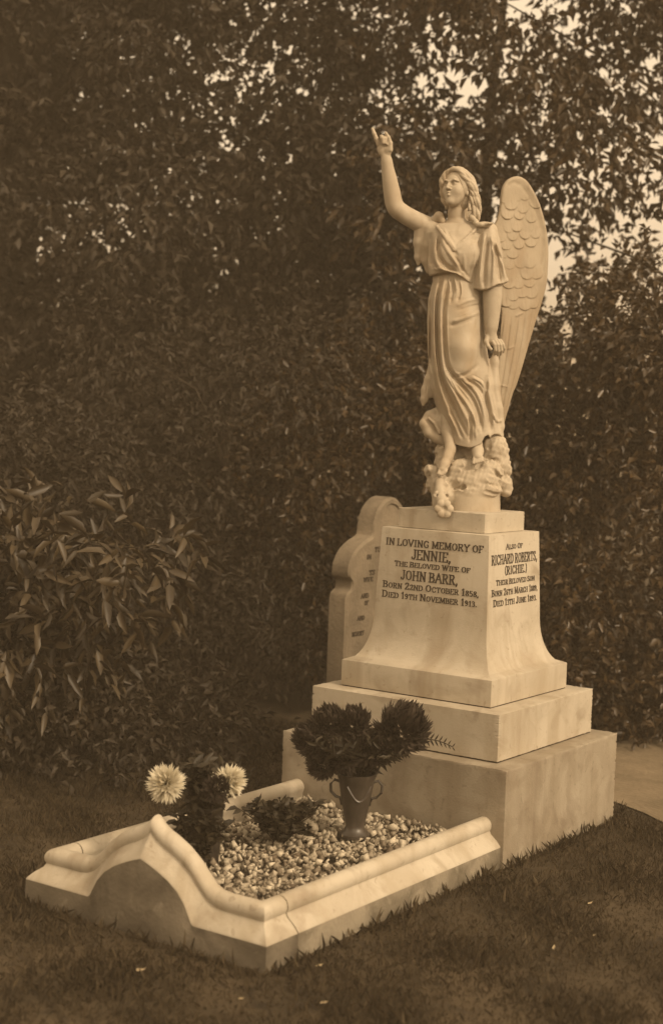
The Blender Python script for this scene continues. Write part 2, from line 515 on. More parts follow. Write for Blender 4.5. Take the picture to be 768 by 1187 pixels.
def kerb_prof(zr, zc, n=14):
    """(inset, z) across the kerb: outer foot, chamfer, roll, inner foot"""
    p = [(0, -0.08), (0.001, zc-0.006), (0.004, zc), (0.020, zc+(zr-0.030-zc)*0.5), (0.042, zr-0.030)]
    for i in range(n+1):
        a = R(215) - R(250)*i/n
        p.append((0.074+0.032*math.cos(a), zr+0.032*math.sin(a)))
    p += [(0.100, zr-0.04), (0.100, -0.08)]
    return p


kerb = empty('grave_kerb', (0, -1.2, 0), 'marble kerb with rounded rail and pointed ogee front around the gravel bed', 'grave kerb')
hump_r = [(0, .338), (.02, .318), (.05, .300), (.09, .283), (.13, .262), (.17, .232), (.205, .196), (.235, .168), (.265, .154), (.30, .150), (.5, .150)]
hump_c = [(0, .250), (.03, .240), (.07, .224), (.11, .205), (.15, .178), (.18, .145), (.2, .110), (.213, .086), (.222, .085), (.5, .085)]


def interp(tab, x):
    return float(np.interp(abs(x), [t[0] for t in tab], [t[1] for t in tab]))


xs = sorted(set([round(v, 4) for v in np.linspace(-.3, .3, 81)] + [-.4, .4, -.23, .23]))
fk = MB()
rings = []
for sgn in (-1,):
    rings.append([(sgn*(KX-i), -KY+0.155, z) for i, z in kerb_prof(.15, .085)])
rings.append([(-(KX-i), -KY+i, z) for i, z in kerb_prof(.15, .085)])
for x in xs:
    # the cusp leans its roll slightly so that both rails meet in a point
    rings.append([(x, -KY+i, z) for i, z in kerb_prof(interp(hump_r, x), interp(hump_c, x))])
rings.append([((KX-i), -KY+i, z) for i, z in kerb_prof(.15, .085)])
rings.append([((KX-i), -KY+0.155, z) for i, z in kerb_prof(.15, .085)])
fk.rings(rings, cap=True)
NPR = len(kerb_prof(.15, .085))


def foot_faces(o, mat='side_shade_marble'):
    """vertical outer faces get a darker marble, their shade put into the colour"""
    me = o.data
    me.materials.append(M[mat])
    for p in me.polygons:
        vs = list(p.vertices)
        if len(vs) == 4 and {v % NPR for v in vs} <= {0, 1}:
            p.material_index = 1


foot_faces(fk.build('front_kerb', M['marble'], kerb, angle=48), 'front_shade_marble')
for s in (-1, 1):
    sk = MB()
    ys = np.linspace(-KY+0.160, -0.4760, 12)
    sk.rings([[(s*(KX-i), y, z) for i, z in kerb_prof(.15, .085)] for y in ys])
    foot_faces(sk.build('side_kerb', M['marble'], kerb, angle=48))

# ------------------------------------------------------------------ gravel bed of marble chippings
pl = MB()
pl.rings([[(-.41, -1.79, z), (.41, -1.79, z), (.41, -.478, z), (-.41, -.478, z)] for z in (-0.05, 0.085)])
tag(pl.build('grave_soil', M['soil'], smooth=False), 'dark earth under the chippings', kind='structure')


def chips(n):
    ico = bmesh.new()
    bmesh.ops.create_cube(ico, size=1.25)
    bmesh.ops.triangulate(ico, faces=ico.faces)
    T = np.array([v.co[:] for v in ico.verts])
    F = np.array([[v.index for v in f.verts] for f in ico.faces])
    ico.free()
    nv = len(T)
    sz = RNG.uniform(.008, .0165, (n, 1, 1))*np.where(RNG.random((n, 1, 1)) < .12, 1.4, 1)
    ax = RNG.uniform(.35, 1.4, (n, 1, 3))
    jit = RNG.uniform(.45, 1.30, (n, nv, 1))
    P = T[None]*jit*ax*sz
    a = RNG.uniform(0, 2*np.pi, (3, n))
    for k, (i, j) in enumerate(((0, 1), (1, 2), (0, 2))):
        c, s = np.cos(a[k])[:, None], np.sin(a[k])[:, None]
        x, y = P[:, :, i].copy(), P[:, :, j].copy()
        P[:, :, i], P[:, :, j] = c*x-s*y, s*x+c*y
    x = RNG.uniform(-.395, .395, n)
    y = RNG.uniform(-1.785, -.485, n)
    z = .088 + RNG.random(n)**1.4*.030 + .008*np.sin(x*14)*np.cos(y*11)
    P += np.stack([x, y, z], -1)[:, None]
    FF = (F[None] + (np.arange(n)*nv)[:, None, None]).reshape(-1, 3)
    return np_mesh('gravel', P.reshape(-1, 3), FF)


tag(link('gravel', chips(3600), M['chips'], smooth=False), 'white marble chippings filling the kerbed grave', kind='stuff')


# ------------------------------------------------------------------ SDF sculpting for the carved angel
S_PX = 0.003494                                   # metres per sculpting unit
O3 = np.array((0.0154, 0.0108, 1.2715))
AX = np.array((0.0028595, 0.0020035, 0.000124))   # u: to her left, along the camera's right
BX = np.array((0.0001169, 0.0000819, -0.0034983))  # w: down
DX3 = np.array((-0.5738, 0.8190, 0.0))*S_PX       # v: depth


def to_world(u, v, w_):
    """sculpting units -> metres; the figure narrows a touch towards the top"""
    up_ = 592-w_
    w2 = 592 - up_*(1-5.2e-5*up_)
    u2 = 384 + (u-384)*(1-3.2e-5*up_)
    return O3 + (u2-540)[:, None]*AX + (w2-592)[:, None]*BX + v[:, None]*DX3


def smin(a, b, k):
    if k <= 0:
        return np.minimum(a, b)
    h = np.clip(0.5+0.5*(b-a)/k, 0, 1)
    return (b*(1-h)+a*h) - k*h*(1-h)


class Sculpt:
    def __init__(s, lo, hi, h):
        s.lo, s.h = np.array(lo, float), h
        s.n = [int((hi[i]-lo[i])/h)+1 for i in range(3)]
        s.F = np.full(s.n, 60.0, np.float32)
        s.ax = [(lo[i]+h*np.arange(s.n[i])).astype(np.float32) for i in range(3)]

    def region(s, lo, hi):
        sl, g = [], []
        for i in range(3):
            a = max(0, int((lo[i]-s.lo[i])/s.h))
            b = min(s.n[i], int((hi[i]-s.lo[i])/s.h)+2)
            if b <= a:
                return None, None
            sl.append(slice(a, b))
            sh = [1, 1, 1]
            sh[i] = b-a
            g.append(s.ax[i][a:b].reshape(sh))
        return tuple(sl), g

    def put(s, fn, lo, hi, k=0, cut=False, m=None):
        m = (k+4) if m is None else m
        sl, g = s.region([q-m for q in lo], [q+m for q in hi])
        if sl is None:
            return
        d = fn(*g)
        if cut:
            s.F[sl] = -smin(-s.F[sl], d, k)
        else:
            s.F[sl] = smin(s.F[sl], d, k)

    def caps(s, pts, k=2, cut=False, n=0):
        """chain of rounded cones; pts (u,v,w,r)"""
        P = np.array(pts, float)
        if n:
            P = spline(P, n)
        for a, b in zip(P[:-1], P[1:]):
            pa, pb, ra, rb = a[:3], b[:3], a[3], b[3]
            d = pb-pa
            dd = max(d@d, 1e-6)

            def fn(u, v, w_, pa=pa, d=d, dd=dd, ra=ra, rb=rb):
                t = np.clip(((u-pa[0])*d[0]+(v-pa[1])*d[1]+(w_-pa[2])*d[2])/dd, 0, 1)
                return np.sqrt((u-pa[0]-t*d[0])**2+(v-pa[1]-t*d[1])**2+(w_-pa[2]-t*d[2])**2) - (ra+(rb-ra)*t)
            r = max(ra, rb)
            s.put(fn, np.minimum(pa, pb)-r, np.maximum(pa, pb)+r, k, cut)

    def ell(s, c, r, k=2, cut=False, B=None):
        c, r = np.array(c, float), np.array(r, float)
        B = np.eye(3) if B is None else np.array(B, float)

        def fn(u, v, w_):
            p = [(u-c[0])*B[i][0]+(v-c[1])*B[i][1]+(w_-c[2])*B[i][2] for i in range(3)]
            q = np.sqrt((p[0]/r[0])**2+(p[1]/r[1])**2+(p[2]/r[2])**2)
            q2 = np.sqrt((p[0]/r[0]**2)**2+(p[1]/r[1]**2)**2+(p[2]/r[2]**2)**2)+1e-6
            return q*(q-1)/q2
        R_ = max(r)
        s.put(fn, c-R_, c+R_, k, cut)

    def disp(s, strokes, sign=1, gain=1.0):
        """2-D relief map over (u, w) from drawn strokes (points, width, amplitude)"""
        D = np.zeros((s.n[0], s.n[2]), np.float32)
        for pts, wd, amp in strokes:
            P = spline(pts, 6) if len(pts) > 2 else np.array(pts, float)
            N = len(P)-1
            best = np.full(D.shape, 1e6, np.float32)
            tt = np.zeros(D.shape, np.float32)
            U, Wc = s.ax[0][:, None], s.ax[2][None]
            for i, (a, b) in enumerate(zip(P[:-1], P[1:])):
                d = b-a
                t = np.clip(((U-a[0])*d[0]+(Wc-a[1])*d[1])/max(d@d, 1e-6), 0, 1)
                q = (U-a[0]-t*d[0])**2+(Wc-a[1]-t*d[1])**2
                m = q < best
                best = np.where(m, q, best)
                tt = np.where(m, (i+t)/N, tt)
            fade = np.clip(np.minimum(tt, 1-tt)*6+.25, 0, 1)
            D += amp*gain*fade*np.exp(-best/(wd*.92)**2)
        return D*sign

    def mesh(s, name, smooth=1, raw=False):
        F = s.F
        ins_ = F < 0
        nx, ny, nz = F.shape
        cnt = np.zeros((nx-1, ny-1, nz-1), np.uint8)
        offs = [(i, j, k) for i in (0, 1) for j in (0, 1) for k in (0, 1)]
        for i, j, k in offs:
            cnt += ins_[i:nx-1+i, j:ny-1+j, k:nz-1+k]
        act = np.argwhere((cnt > 0) & (cnt < 8))
        idx = np.full(cnt.shape, -1, np.int32)
        idx[act[:, 0], act[:, 1], act[:, 2]] = np.arange(len(act))
        val = {o: F[act[:, 0]+o[0], act[:, 1]+o[1], act[:, 2]+o[2]] for o in offs}
        acc = np.zeros((len(act), 3))
        num = np.zeros(len(act))
        for a in offs:
            for ax_ in range(3):
                if a[ax_] == 0:
                    b = tuple(1 if q == ax_ else a[q] for q in range(3))
                    va, vb = val[a], val[b]
                    m = (va < 0) != (vb < 0)
                    t = np.where(m, va/np.where(va-vb == 0, 1, va-vb), 0)
                    pt = np.tile(np.array(a, float), (len(act), 1))
                    pt[:, ax_] += t
                    acc += pt*m[:, None]
                    num += m
        V = act + acc/num[:, None]
        faces = []
        for ax_ in range(3):
            o1, o2 = [(1, 2), (2, 0), (0, 1)][ax_]
            sl0 = [slice(1, -1)]*3
            sl0[ax_] = slice(0, -1)
            sl1 = [slice(1, -1)]*3
            sl1[ax_] = slice(1, None)
            A, B = ins_[tuple(sl0)], ins_[tuple(sl1)]
            e = np.argwhere(A != B)
            flip = A[e[:, 0], e[:, 1], e[:, 2]]
            base = e.copy()
            for q in range(3):
                if q != ax_:
                    base[:, q] += 1
            quad = []
            for da, db in ((-1, -1), (0, -1), (0, 0), (-1, 0)):
                c = base.copy()
                c[:, o1] += da
                c[:, o2] += db
                quad.append(idx[c[:, 0], c[:, 1], c[:, 2]])
            qd = np.stack(quad, -1)
            qd[flip] = qd[flip][:, ::-1]
            faces.append(qd)
        Fc = np.concatenate(faces)
        Fc = Fc[(Fc >= 0).all(1)]
        for _ in range(smooth):
            S_ = np.zeros_like(V)
            c = np.zeros(len(V))
            for a, b in ((0, 1), (1, 2), (2, 3), (3, 0)):
                np.add.at(S_, Fc[:, a], V[Fc[:, b]])
                np.add.at(S_, Fc[:, b], V[Fc[:, a]])
                np.add.at(c, Fc[:, a], 1)
                np.add.at(c, Fc[:, b], 1)
            V = V*.5 + S_/np.maximum(c, 1)[:, None]*.5
        P = V*s.h + s.lo
        X = P if raw else to_world(P[:, 0], P[:, 1], P[:, 2])
        return np_mesh(name, X, Fc)


def vnoise(u, v, w_, f, seed=0):
    """cheap smooth pseudo noise"""
    r = np.random.default_rng(seed)
    out = 0
    for i in range(7):
        a = r.normal(size=3)*f
        out = out + np.sin(a[0]*u+a[1]*v+a[2]*w_+r.uniform(0, 6.28))
    return out/4.0


HX = Vector((math.cos(YAW), math.sin(YAW), 0))
angel = empty('angel_statue', (0.0, 0.0, 1.276), 'white marble winged angel in a long robe pointing upward with one raised arm', 'statue')

# ---- body: head, neck, torso core, arms, hands, legs and feet, one continuous surface
b = Sculpt((427, -42, 143), (594, 30, 554), 0.5)
fvec = np.array((-.60, -.80, 0.0))
svec = np.array((.80, -.60, 0.0))
tl = R(-9)                                           # face lifted a little
fv = fvec*math.cos(tl) + np.array((0, 0, 1))*math.sin(tl)
cv_ = np.cross(svec, fv)
cv_ = cv_ if cv_[2] < 0 else -cv_                    # up (w decreases)
HC = np.array((530.5, -3, 217.0))
HB = [svec, fv, cv_]


def hp(a, bb, c):
    return HC + svec*a + fv*bb + cv_*c


b.ell(HC + fv*-1 + cv_*3, (14, 16.5, 18), 2, B=HB)                 # skull
b.ell(hp(0, 5.5, -8), (11.2, 10.5, 14.5), 5, B=HB)                 # jaw
b.ell(hp(0, 11.5, -18.5), (4.4, 4.2, 4.0), 4, B=HB)                # chin
for q in (-1, 1):
    b.ell(hp(q*7.2, 9.5, -5), (5, 5, 6), 4, B=HB)                  # cheek
    b.ell(hp(q*5.7, 17.4, 1.6), (4.5, 4.6, 3.2), 1.2, cut=True, B=HB)  # socket
    b.ell(hp(q*5.5, 12.0, 1.2), (2.9, 2.7, 2.2), .3, B=HB)         # eyeball
    b.caps([(*hp(q*1.8, 16.2, 4.6), 1.2), (*hp(q*5.6, 15.8, 6.4), 1.4), (*hp(q*9.8, 12.0, 4.8), 1.0)], 1.2)  # brow
    b.caps([(*hp(q*2.9, 13.8, 1.8), .55), (*hp(q*5.4, 15.0, 3.3), .7), (*hp(q*8.3, 12.6, 1.4), .55)], .3)
    b.caps([(*hp(q*3.2, 13.6, 0.6), .4), (*hp(q*5.6, 14.3, -1.0), .5), (*hp(q*8.0, 12.4, 0.6), .4)], .3)    # lid
    b.ell(hp(q*13.6, -1.5, -4.5), (2.2, 3.2, 4.6), 1.0, B=HB)      # ear
b.caps([(*hp(0, 15.6, 4.5), 1.3), (*hp(0, 18.2, -1), 1.6), (*hp(0, 19.6, -4.0), 2.1)], 1.6)   # nose
for q in (-1, 1):
    b.ell(hp(q*2.0, 16.8, -4.6), (1.5, 1.6, 1.3), .8, B=HB)
b.caps([(*hp(-3.1, 14.2, -9.5), .6), (*hp(0, 16.8, -8.7), 1.15), (*hp(3.1, 14.2, -9.5), .6)], .8)   # lips
b.caps([(*hp(-2.4, 14.2, -11.0), .6), (*hp(0, 16.3, -11.6), 1.35), (*hp(2.4, 14.2, -11.0), .6)], .8)
b.caps([(*hp(-3.4, 15.2, -10.2), .4), (*hp(0, 17.9, -10.1), .55), (*hp(3.4, 15.2, -10.2), .4)], .3, cut=True)
b.caps([(531, 2, 226, 8.4), (530, 4, 246, 8.6), (531, 4, 262, 10.5), (532, 3, 275, 16)], 5)          # neck
b.caps([(505, 12, 264, 10), (532, 4, 270, 14), (560, -8, 266, 10)], 8)                                # shoulders
b.ell((533, 2, 292), (28, 17, 34), 8)
b.caps([(531, 3, 300, 22), (530, 2, 350, 22), (531, 2, 400, 18)], 8)
b.caps([(522, 4, 400, 13), (518, 2, 450, 10), (519, -6, 500, 7.5), (521, -14, 522, 5.6)], 4)          # legs
b.caps([(541, -2, 400, 14), (546, -10, 440, 11), (549, -4, 490, 7.5), (551, -14, 516, 6.0)], 4)
# raised arm
b.caps([(503, 13, 262, 11.5), (480, 9, 251, 10.2), (466, 5, 243, 9.6), (459, 3, 236, 9.2), (456, 1, 222, 8.9), (453.2, -1, 206, 7.8),
        (450.6, -3, 191, 6.1), (449.4, -4, 181, 5.4)], 3, n=3)
b.ell((447.4, -4.5, 170), (8.6, 4.4, 10.5), 3)                         # palm
b.ell((451.6, -7, 171), (4.2, 3.6, 7), 2)
b.caps([(440.6, -5, 165, 2.9), (438.0, -6, 159, 2.6), (435.6, -6.5, 153, 2.3), (433.6, -6.0, 147.2, 1.8)], 1)     # first finger
b.caps([(444.5, -5, 161, 2.7), (444.2, -9, 157, 2.6), (444.8, -13, 159.5, 2.4), (445.4, -12.5, 164.5, 2.1)], .6)      # folded
b.caps([(448.0, -4, 161, 2.6), (447.8, -7, 157.5, 2.4), (447.9, -11.5, 159.5, 2.3), (447.6, -12.0, 164.8, 2.0)], .5)
b.caps([(451.3, -3, 163, 2.4), (451.4, -5, 160, 2.1), (451.2, -9.0, 161.5, 2.0), (450.4, -10, 166, 1.8)], .5)
b.caps([(453.6, -8, 172, 3.3), (453.8, -9, 164.5, 2.7), (451.6, -10, 158, 2.4), (448.8, -10.5, 152.8, 1.8)], 1)      # thumb
b.ell((448.2, -13, 169), (2.0, 3.5, 2.4), 1, cut=True)
# lowered arm
b.caps([(566, -10, 268, 11), (569, -14, 300, 11), (569.6, -15, 330, 10.8), (569.4, -17, 352, 9.6), (568.2, -19, 372, 7.8), (567.6, -20, 386, 5.8)], 3, n=3)
b.ell((568.5, -21, 393.5), (6.6, 4.6, 7.6), 3)
for fu, fr, ln in ((570.4, 2.15, .5), (573.9, 2.15, 1.6), (577.2, 2.05, .8), (580.2, 1.8, -1.8)):
    b.caps([(fu-2.2, -23, 395, fr), (fu+.6, -26.5, 400.5, fr), (fu+1.6, -26.0, 406+ln, fr*.9), (fu+1.0, -22.5, 410.5+ln, fr*.78)], .25)
b.caps([(563.4, -22, 391, 2.9), (561.4, -25, 396.5, 2.6), (563.4, -27, 402, 2.3), (566.6, -27.5, 405.5, 1.8)], 1)
# feet with toes
b.caps([(521, -14, 520, 6), (517.5, -20, 529, 5.8), (513, -26, 538, 5.4), (510.5, -29, 543, 4.6)], 3)
for i, (du, dw) in enumerate(((-3.2, 4.5), (-.8, 5.6), (1.4, 5.2), (3.4, 4.2), (5.0, 2.6))):
    b.caps([(510.5+du*.8, -30, 543, 2.2), (509+du, -33, 543.5+dw, 1.9-.12*i)], .6)
b.caps([(551, -14, 514, 6.4), (551.5, -22, 522, 6.4), (551, -28, 529, 5.8)], 3)
for i, du in enumerate((-4.6, -1.8, .8, 3.1, 5.1)):
    b.caps([(551+du*.85, -30, 530, 2.2), (550.2+du, -34, 535.8-.6*i, 2.0-.13*i)], .6)
link('body', b.mesh('body'), M['statue'], angel)

# ---- hair
h = Sculpt((496, -34, 186), (584, 34, 280), 0.42)
h.ell(HC + fv*-3 + cv_*4.5, (17.2, 18.0, 19.2), 1, B=HB)
h.ell(hp(0, -10, -8), (14, 9, 16), 4, B=HB)
h.ell(hp(0.5, 21, -5.5), (14.2, 19.5, 20.5), 3, cut=True, B=HB)               # opens the face
lock = [
    [hp(0, 9, 21.5), hp(9, 9.5, 17.5), hp(14.0, 6.5, 10), hp(16.6, 0, 4), hp(17.5, -5, -4), hp(17.2, -8, -14), hp(15.5, -8, -25)],
    [hp(1, 4, 23.2), hp(10, 5, 19.5), hp(16.4, 1, 10), hp(19, -5, 1), hp(20.3, -9, -10), hp(20.5, -11, -22), hp(18, -10, -34)],
    [hp(2, -2, 23.5), hp(11, -1, 19), hp(18, -5, 7), hp(19.5, -10, -6), hp(21.5, -13, -18), hp(23, -13, -30), hp(20, -12, -39)],
    [hp(2, -9, 21.5), hp(11, -8, 16), hp(17, -10, 2), hp(18, -14, -14), hp(20, -15, -28), hp(20, -14, -38)],
    [hp(18, -9, -33), hp(24, -10, -41), hp(33, -11, -44), hp(42, -12, -42)],
    [hp(0, 9, 21.5), hp(-8, 10.5, 18), hp(-13.5, 9.5, 9), hp(-16.0, 5, 0), hp(-15, -1, -9), hp(-12.5, -5, -18)],
    [hp(-1, 4, 23.2), hp(-10, 6, 19.5), hp(-16.8, 5, 8), hp(-19.0, 0, -3), hp(-17.5, -5, -13), hp(-14, -8, -20)],
    [hp(-1, -3, 23.4), hp(-11, -3, 18), hp(-17.8, -3, 5), hp(-18.8, -7, -8), hp(-16, -10, -20)],
    [hp(1, -6, 23.0), hp(7, -6, 19.5), hp(15, -3, 13), hp(19, -7, 3), hp(21, -10, -6), hp(23, -12, -17), hp(22.5, -12, -28), hp(17, -9, -36)],
]
for i, L_ in enumerate(lock):
    P = spline(np.array(L_), 5)
    n = len(P)
    for off, rr in ((0, 3.0), (1, 2.2), (2, 1.9), (3, 1.6)):
        Q = []
        for j, p in enumerate(P):
            t = j/(n-1)
            ph = t*13+i*1.3+off*2.1
            amp = 1.1 + 1.5*t
            q = p + svec*amp*math.sin(ph) + fv*amp*math.cos(ph*1.0)
            Q.append((*q, rr*(1.0-.45*t**3)))
        h.caps(Q, .3)
h.caps([(505, 6, 252, 4.2), (510, 4, 248, 5.2), (514, 5, 254, 4.4)], 1.5)
link('hair', h.mesh('hair'), M['statue'], angel)

# ---- robe
r = Sculpt((480, -46, 252), (596, 46, 524), 0.55)


def loft(tab, relief=None, back=0.0, hem=None, top=None, slab=2.0, seed=0, nfold=9):
    T = np.array(tab, float)
    ws = T[:, 0]

    def fn(u, v, w_):
        wq = np.ravel(w_)
        cols = [np.interp(wq, ws, T[:, i]).reshape(w_.shape) for i in range(1, 5)]
        uL, uR, vF, vB = cols
        cu, ru = (uL+uR)/2, (uR-uL)/2
        cv, rv = (vF+vB)/2, (vB-vF)/2
        a, bq = (u-cu)/ru, (v-cv)/rv
        q = np.sqrt(a*a+bq*bq)+1e-5
        q2 = np.sqrt((a/ru)**2+(bq/rv)**2)+1e-5
        d = q*(q-1)/q2
        if relief is not None:
            i0 = [int(round((float(np.ravel(u)[0])-r.lo[0])/r.h)), int(round((float(wq[0])-r.lo[2])/r.h))]
            Dm = relief[i0[0]:i0[0]+u.shape[0], i0[1]:i0[1]+w_.shape[2]]
            d = d - Dm[:, None, :]*np.clip(-bq*2.2+.35, 0, 1)
        if back:
            th = np.arctan2(bq, a)
            d = d - back*np.sin(th*nfold + np.sin(w_*.035+seed)*1.2)*np.clip(bq*2.5+.2, 0, 1)
        if hem is not None:
            hu = np.interp(np.ravel(u), [p[0] for p in hem], [p[1] for p in hem]).reshape(u.shape)
            d = -smin(-d, -(w_-hu), slab)
        if top is not None:
            d = -smin(-d, -(top-w_), slab)
        return d.astype(np.float32)
    lo = (T[:, 1].min(), T[:, 3].min(), ws.min() if top is None else top)
    hi = (T[:, 2].max(), T[:, 4].max(), ws.max())
    return fn, lo, hi


G, Rg = -1, 1
sk_strokes = [
    ([(508, 322), (503, 350), (502, 400), (506, 440), (517, 474), (531, 507)], 3.0, 2.4),
    ([(511, 324), (506, 352), (506, 402), (511, 438), (523, 470), (539, 505)], 2.2, -3.4),
    ([(515, 322), (510, 355), (510, 400), (514, 432), (527, 462), (546, 500)], 2.6, 2.6),
    ([(519, 326), (514, 358), (514, 400), (517, 424), (524, 434)], 2.4, -3.2),
    ([(517, 424), (525, 436), (537, 435), (551, 424)], 2.6, -2.4),
    ([(520, 432), (530, 444), (545, 462), (553, 482), (556, 500)], 2.3, -3.2),
    ([(518, 436), (527, 452), (541, 472), (552, 498)], 2.2, 2.2),
    ([(522, 431), (536, 441), (549, 454), (557, 472), (560, 492)], 2.4, 2.4),
    ([(534, 440), (549, 447), (559, 460), (563, 478)], 2.2, -2.4),
    ([(545, 438), (556, 444), (563, 456)], 2.0, 1.8),
    ([(522, 320), (524, 336), (521, 352)], 1.8, -2.0),
    ([(529, 322), (532, 338), (529, 350)], 1.8, -1.8),
    ([(526, 320), (528, 338)], 1.6, 1.4),
    ([(522, 374), (532, 371), (545, 366), (555, 362)], 2.4, 2.2),
    ([(520, 379), (533, 376), (547, 371)], 2.2, -1.6),
    ([(527, 356), (540, 350), (556, 346)], 2.2, 1.2),
    ([(530, 361), (545, 356), (556, 353)], 1.8, -1.2),
    ([(557, 338), (558, 362), (558, 388), (560, 404)], 2.6, -2.6),
    ([(563, 438), (561, 456), (564, 474), (566, 498)], 2.4, -3.6),
    ([(567, 440), (566, 458), (570, 478), (571, 498)], 2.2, 2.0),
    ([(575, 428), (572, 452), (577, 478), (578, 496)], 2.0, -2.2),
    ([(497, 360), (496, 410), (495, 440)], 2.0, 1.6),
    ([(500, 350), (499, 400), (500, 430)], 1.6, -2.0),
    ([(519, 475), (527, 490), (534, 508)], 2.0, -2.0),
    ([(546, 476), (548, 492), (549, 508)], 2.0, 1.8),
    ([(542, 484), (543, 498), (542, 512)], 1.8, -2.0),
    ([(570, 480), (575, 488), (581, 487)], 2.2, 2.6),
]
def pleats(strokes, seed):
    """finer creases running alongside the main folds"""
    rr = random.Random(seed)
    out = []
    for pts, wd, amp in strokes:
        if abs(amp) < 1.7:
            continue
        for q in (-1, 1):
            o_ = q*rr.uniform(2.2, 3.6)
            k0 = rr.uniform(0, .3)
            P_ = spline(pts, 4)
            P_ = P_[int(len(P_)*k0):int(len(P_)*rr.uniform(.7, 1))]
            if len(P_) > 3:
                T_ = np.gradient(P_, axis=0)
                nn = np.stack([-T_[:, 1], T_[:, 0]], -1)/np.linalg.norm(T_, axis=1, keepdims=True)
                out.append(([tuple(v) for v in (P_+nn*o_)[::2]], rr.uniform(.7, 1.0), -math.copysign(rr.uniform(.5, 1.0), amp)))
    return out


rel = r.disp(sk_strokes, gain=1.08) + r.disp(pleats(sk_strokes, 5))
skirt = [(312, 504, 558, -17, 20), (325, 503, 558, -20, 22), (345, 498, 562, -24, 25), (370, 496.5, 563, -26, 27), (400, 497, 564, -28, 28),
         (430, 498, 568, -30, 28), (450, 500, 573, -27, 29), (470, 506, 577.5, -26, 30), (490, 513, 581.5, -26, 31), (505, 519, 584, -27, 31), (524, 521, 585, -28, 31)]
hem = [(500, 500), (512, 501), (519, 511), (526, 515), (532, 517.5), (542, 519), (549, 517), (555, 514), (559, 506), (563, 504), (567, 509), (572, 506), (577, 510), (581, 506), (590, 507)]
fn, lo, hi = loft(skirt, rel, back=1.8, hem=hem, top=314, slab=1.6)
r.put(fn, lo, hi, 0, m=6)
# thigh and knee pressing forward under the cloth
r.caps([(540, -16, 372, 10), (536, -21, 405, 11), (534, -22, 424, 9)], 12)
r.put(lambda u, v, w_: np.where(True, (np.sqrt((u-545)**2+((v+2)*1.1)**2+((w_-524)*1.5)**2)-25)*.7, 0), (515, -30, 505), (575, 28, 545), 2.0, cut=True)
# fly-away tail and bunched cloth at her right
r.caps([(500, 8, 425, 3), (497, 6, 440, 4.6), (494, 5, 452, 5.2), (492, 4, 463, 4.2), (490.5, 3, 469, 1.6)], 2.5)
r.caps([(502, 8, 432, 4), (500, 7, 448, 5), (499, 6, 458, 3.6)], 2.5)
r.caps([(495, 0, 444, .8), (494.2, -1, 466, 1.2)], 1, cut=True)
r.caps([(507, 10, 478, 6), (499, 6, 483, 7), (492.5, 3, 491, 6), (497, 3, 501, 6), (507, 4, 507, 7), (519, 4, 511, 8)], 2.0)
r.caps([(512, 4, 488, 9), (516, 4, 500, 10)], 4)
r.ell((502, 5, 493), (10, 8, 13), 3)
r.caps([(492, -5, 491, 1.0), (498, -6, 489, 1.8), (504, -7, 494, 1.2)], 1.5, cut=True)
r.caps([(491, -2, 484, .7), (499, -6, 496, 1.2), (510, -8, 505, 1.0)], 1.2, cut=True)
r.caps([(500, -5, 481, 1.0), (506, -7, 490, 1.6), (511, -8, 501, 1.2)], 1.2, cut=True)
r.caps([(497, -4, 485, 1.8), (503, -5, 490, 2.0), (509, -5, 502, 1.8)], 1.2)
# cloth gathered between arm and wing
r.caps([(576, 2, 404, 2.4), (573, 0, 420, 5), (571.5, -2, 446, 7.5), (574, -3, 474, 8), (578, -3, 494, 6.5)], 4)
r.ell((574, -20, 507), (8, 11, 4.0), 1.5, cut=True)
# bodice
bo_strokes = [
    ([(506, 272), (503, 290), (506, 306), (516, 318)], 2.6, 2.6),
    ([(509, 276), (508, 292), (514, 306), (528, 318)], 2.4, -3.2),
    ([(500, 270), (499, 292), (501, 310)], 2.2, -2.4),
    ([(512, 268), (513, 282), (520, 296), (532, 312)], 2.4, 2.6),
    ([(516, 278), (522, 289), (529, 298)], 2.2, -3.4),
    ([(515, 266), (518, 276), (523, 285), (526, 291)], 2.0, 2.4),
    ([(527, 291), (537, 283), (550, 271)], 2.0, 1.6),
    ([(530, 294), (541, 286), (553, 276)], 2.0, -1.4),
    ([(556, 276), (552, 300), (550, 330)], 2.4, -3.0),
    ([(548, 296), (544, 312), (541, 324)], 2.2, -1.6),
    ([(526, 298), (532, 310), (542, 322)], 2.0, -1.6),
    ([(536, 296), (537, 310), (536, 320)], 2.0, 1.2),
    ([(504, 312), (514, 314), (526, 318), (534, 322)], 2.0, 2.2),
]
relb = r.disp(bo_strokes, gain=1.15) + r.disp(pleats(bo_strokes, 6))
bodice = [(254, 510, 560, -6, 14), (260, 501, 568, -12, 20), (268, 497, 572, -18, 24), (280, 497, 572, -23, 25), (295, 497, 570, -27, 25), (308, 496.5, 566, -27, 24),
          (318, 498, 561, -25, 23), (330, 502, 558, -22, 22), (342, 505, 556, -20, 20)]
hemb = [(490, 318), (500, 319), (509, 317.5), (518, 316), (527, 318), (535, 322.5), (541, 327), (547, 331), (553, 335), (560, 336), (575, 330)]
fn, lo, hi = loft(bodice, relb, back=1.5, hem=hemb, top=257, slab=2.0, nfold=8, seed=2)
r.put(fn, lo, hi, .8, m=6)
r.ell((520, -20, 292), (12, 7, 13), 9)
r.ell((543, -22, 295), (12, 7, 13), 9)
r.caps([(522, -32, 250, 13), (522, -30, 262, 10), (523, -31, 274, 6), (525, -31, 284, 2.4)], 2, cut=True)      # neckline V
r.caps([(507, -10, 262, 2.0), (513, -20, 272, 2.2), (519, -25, 282, 2.4), (525, -27, 291, 2.2)], 1.2)
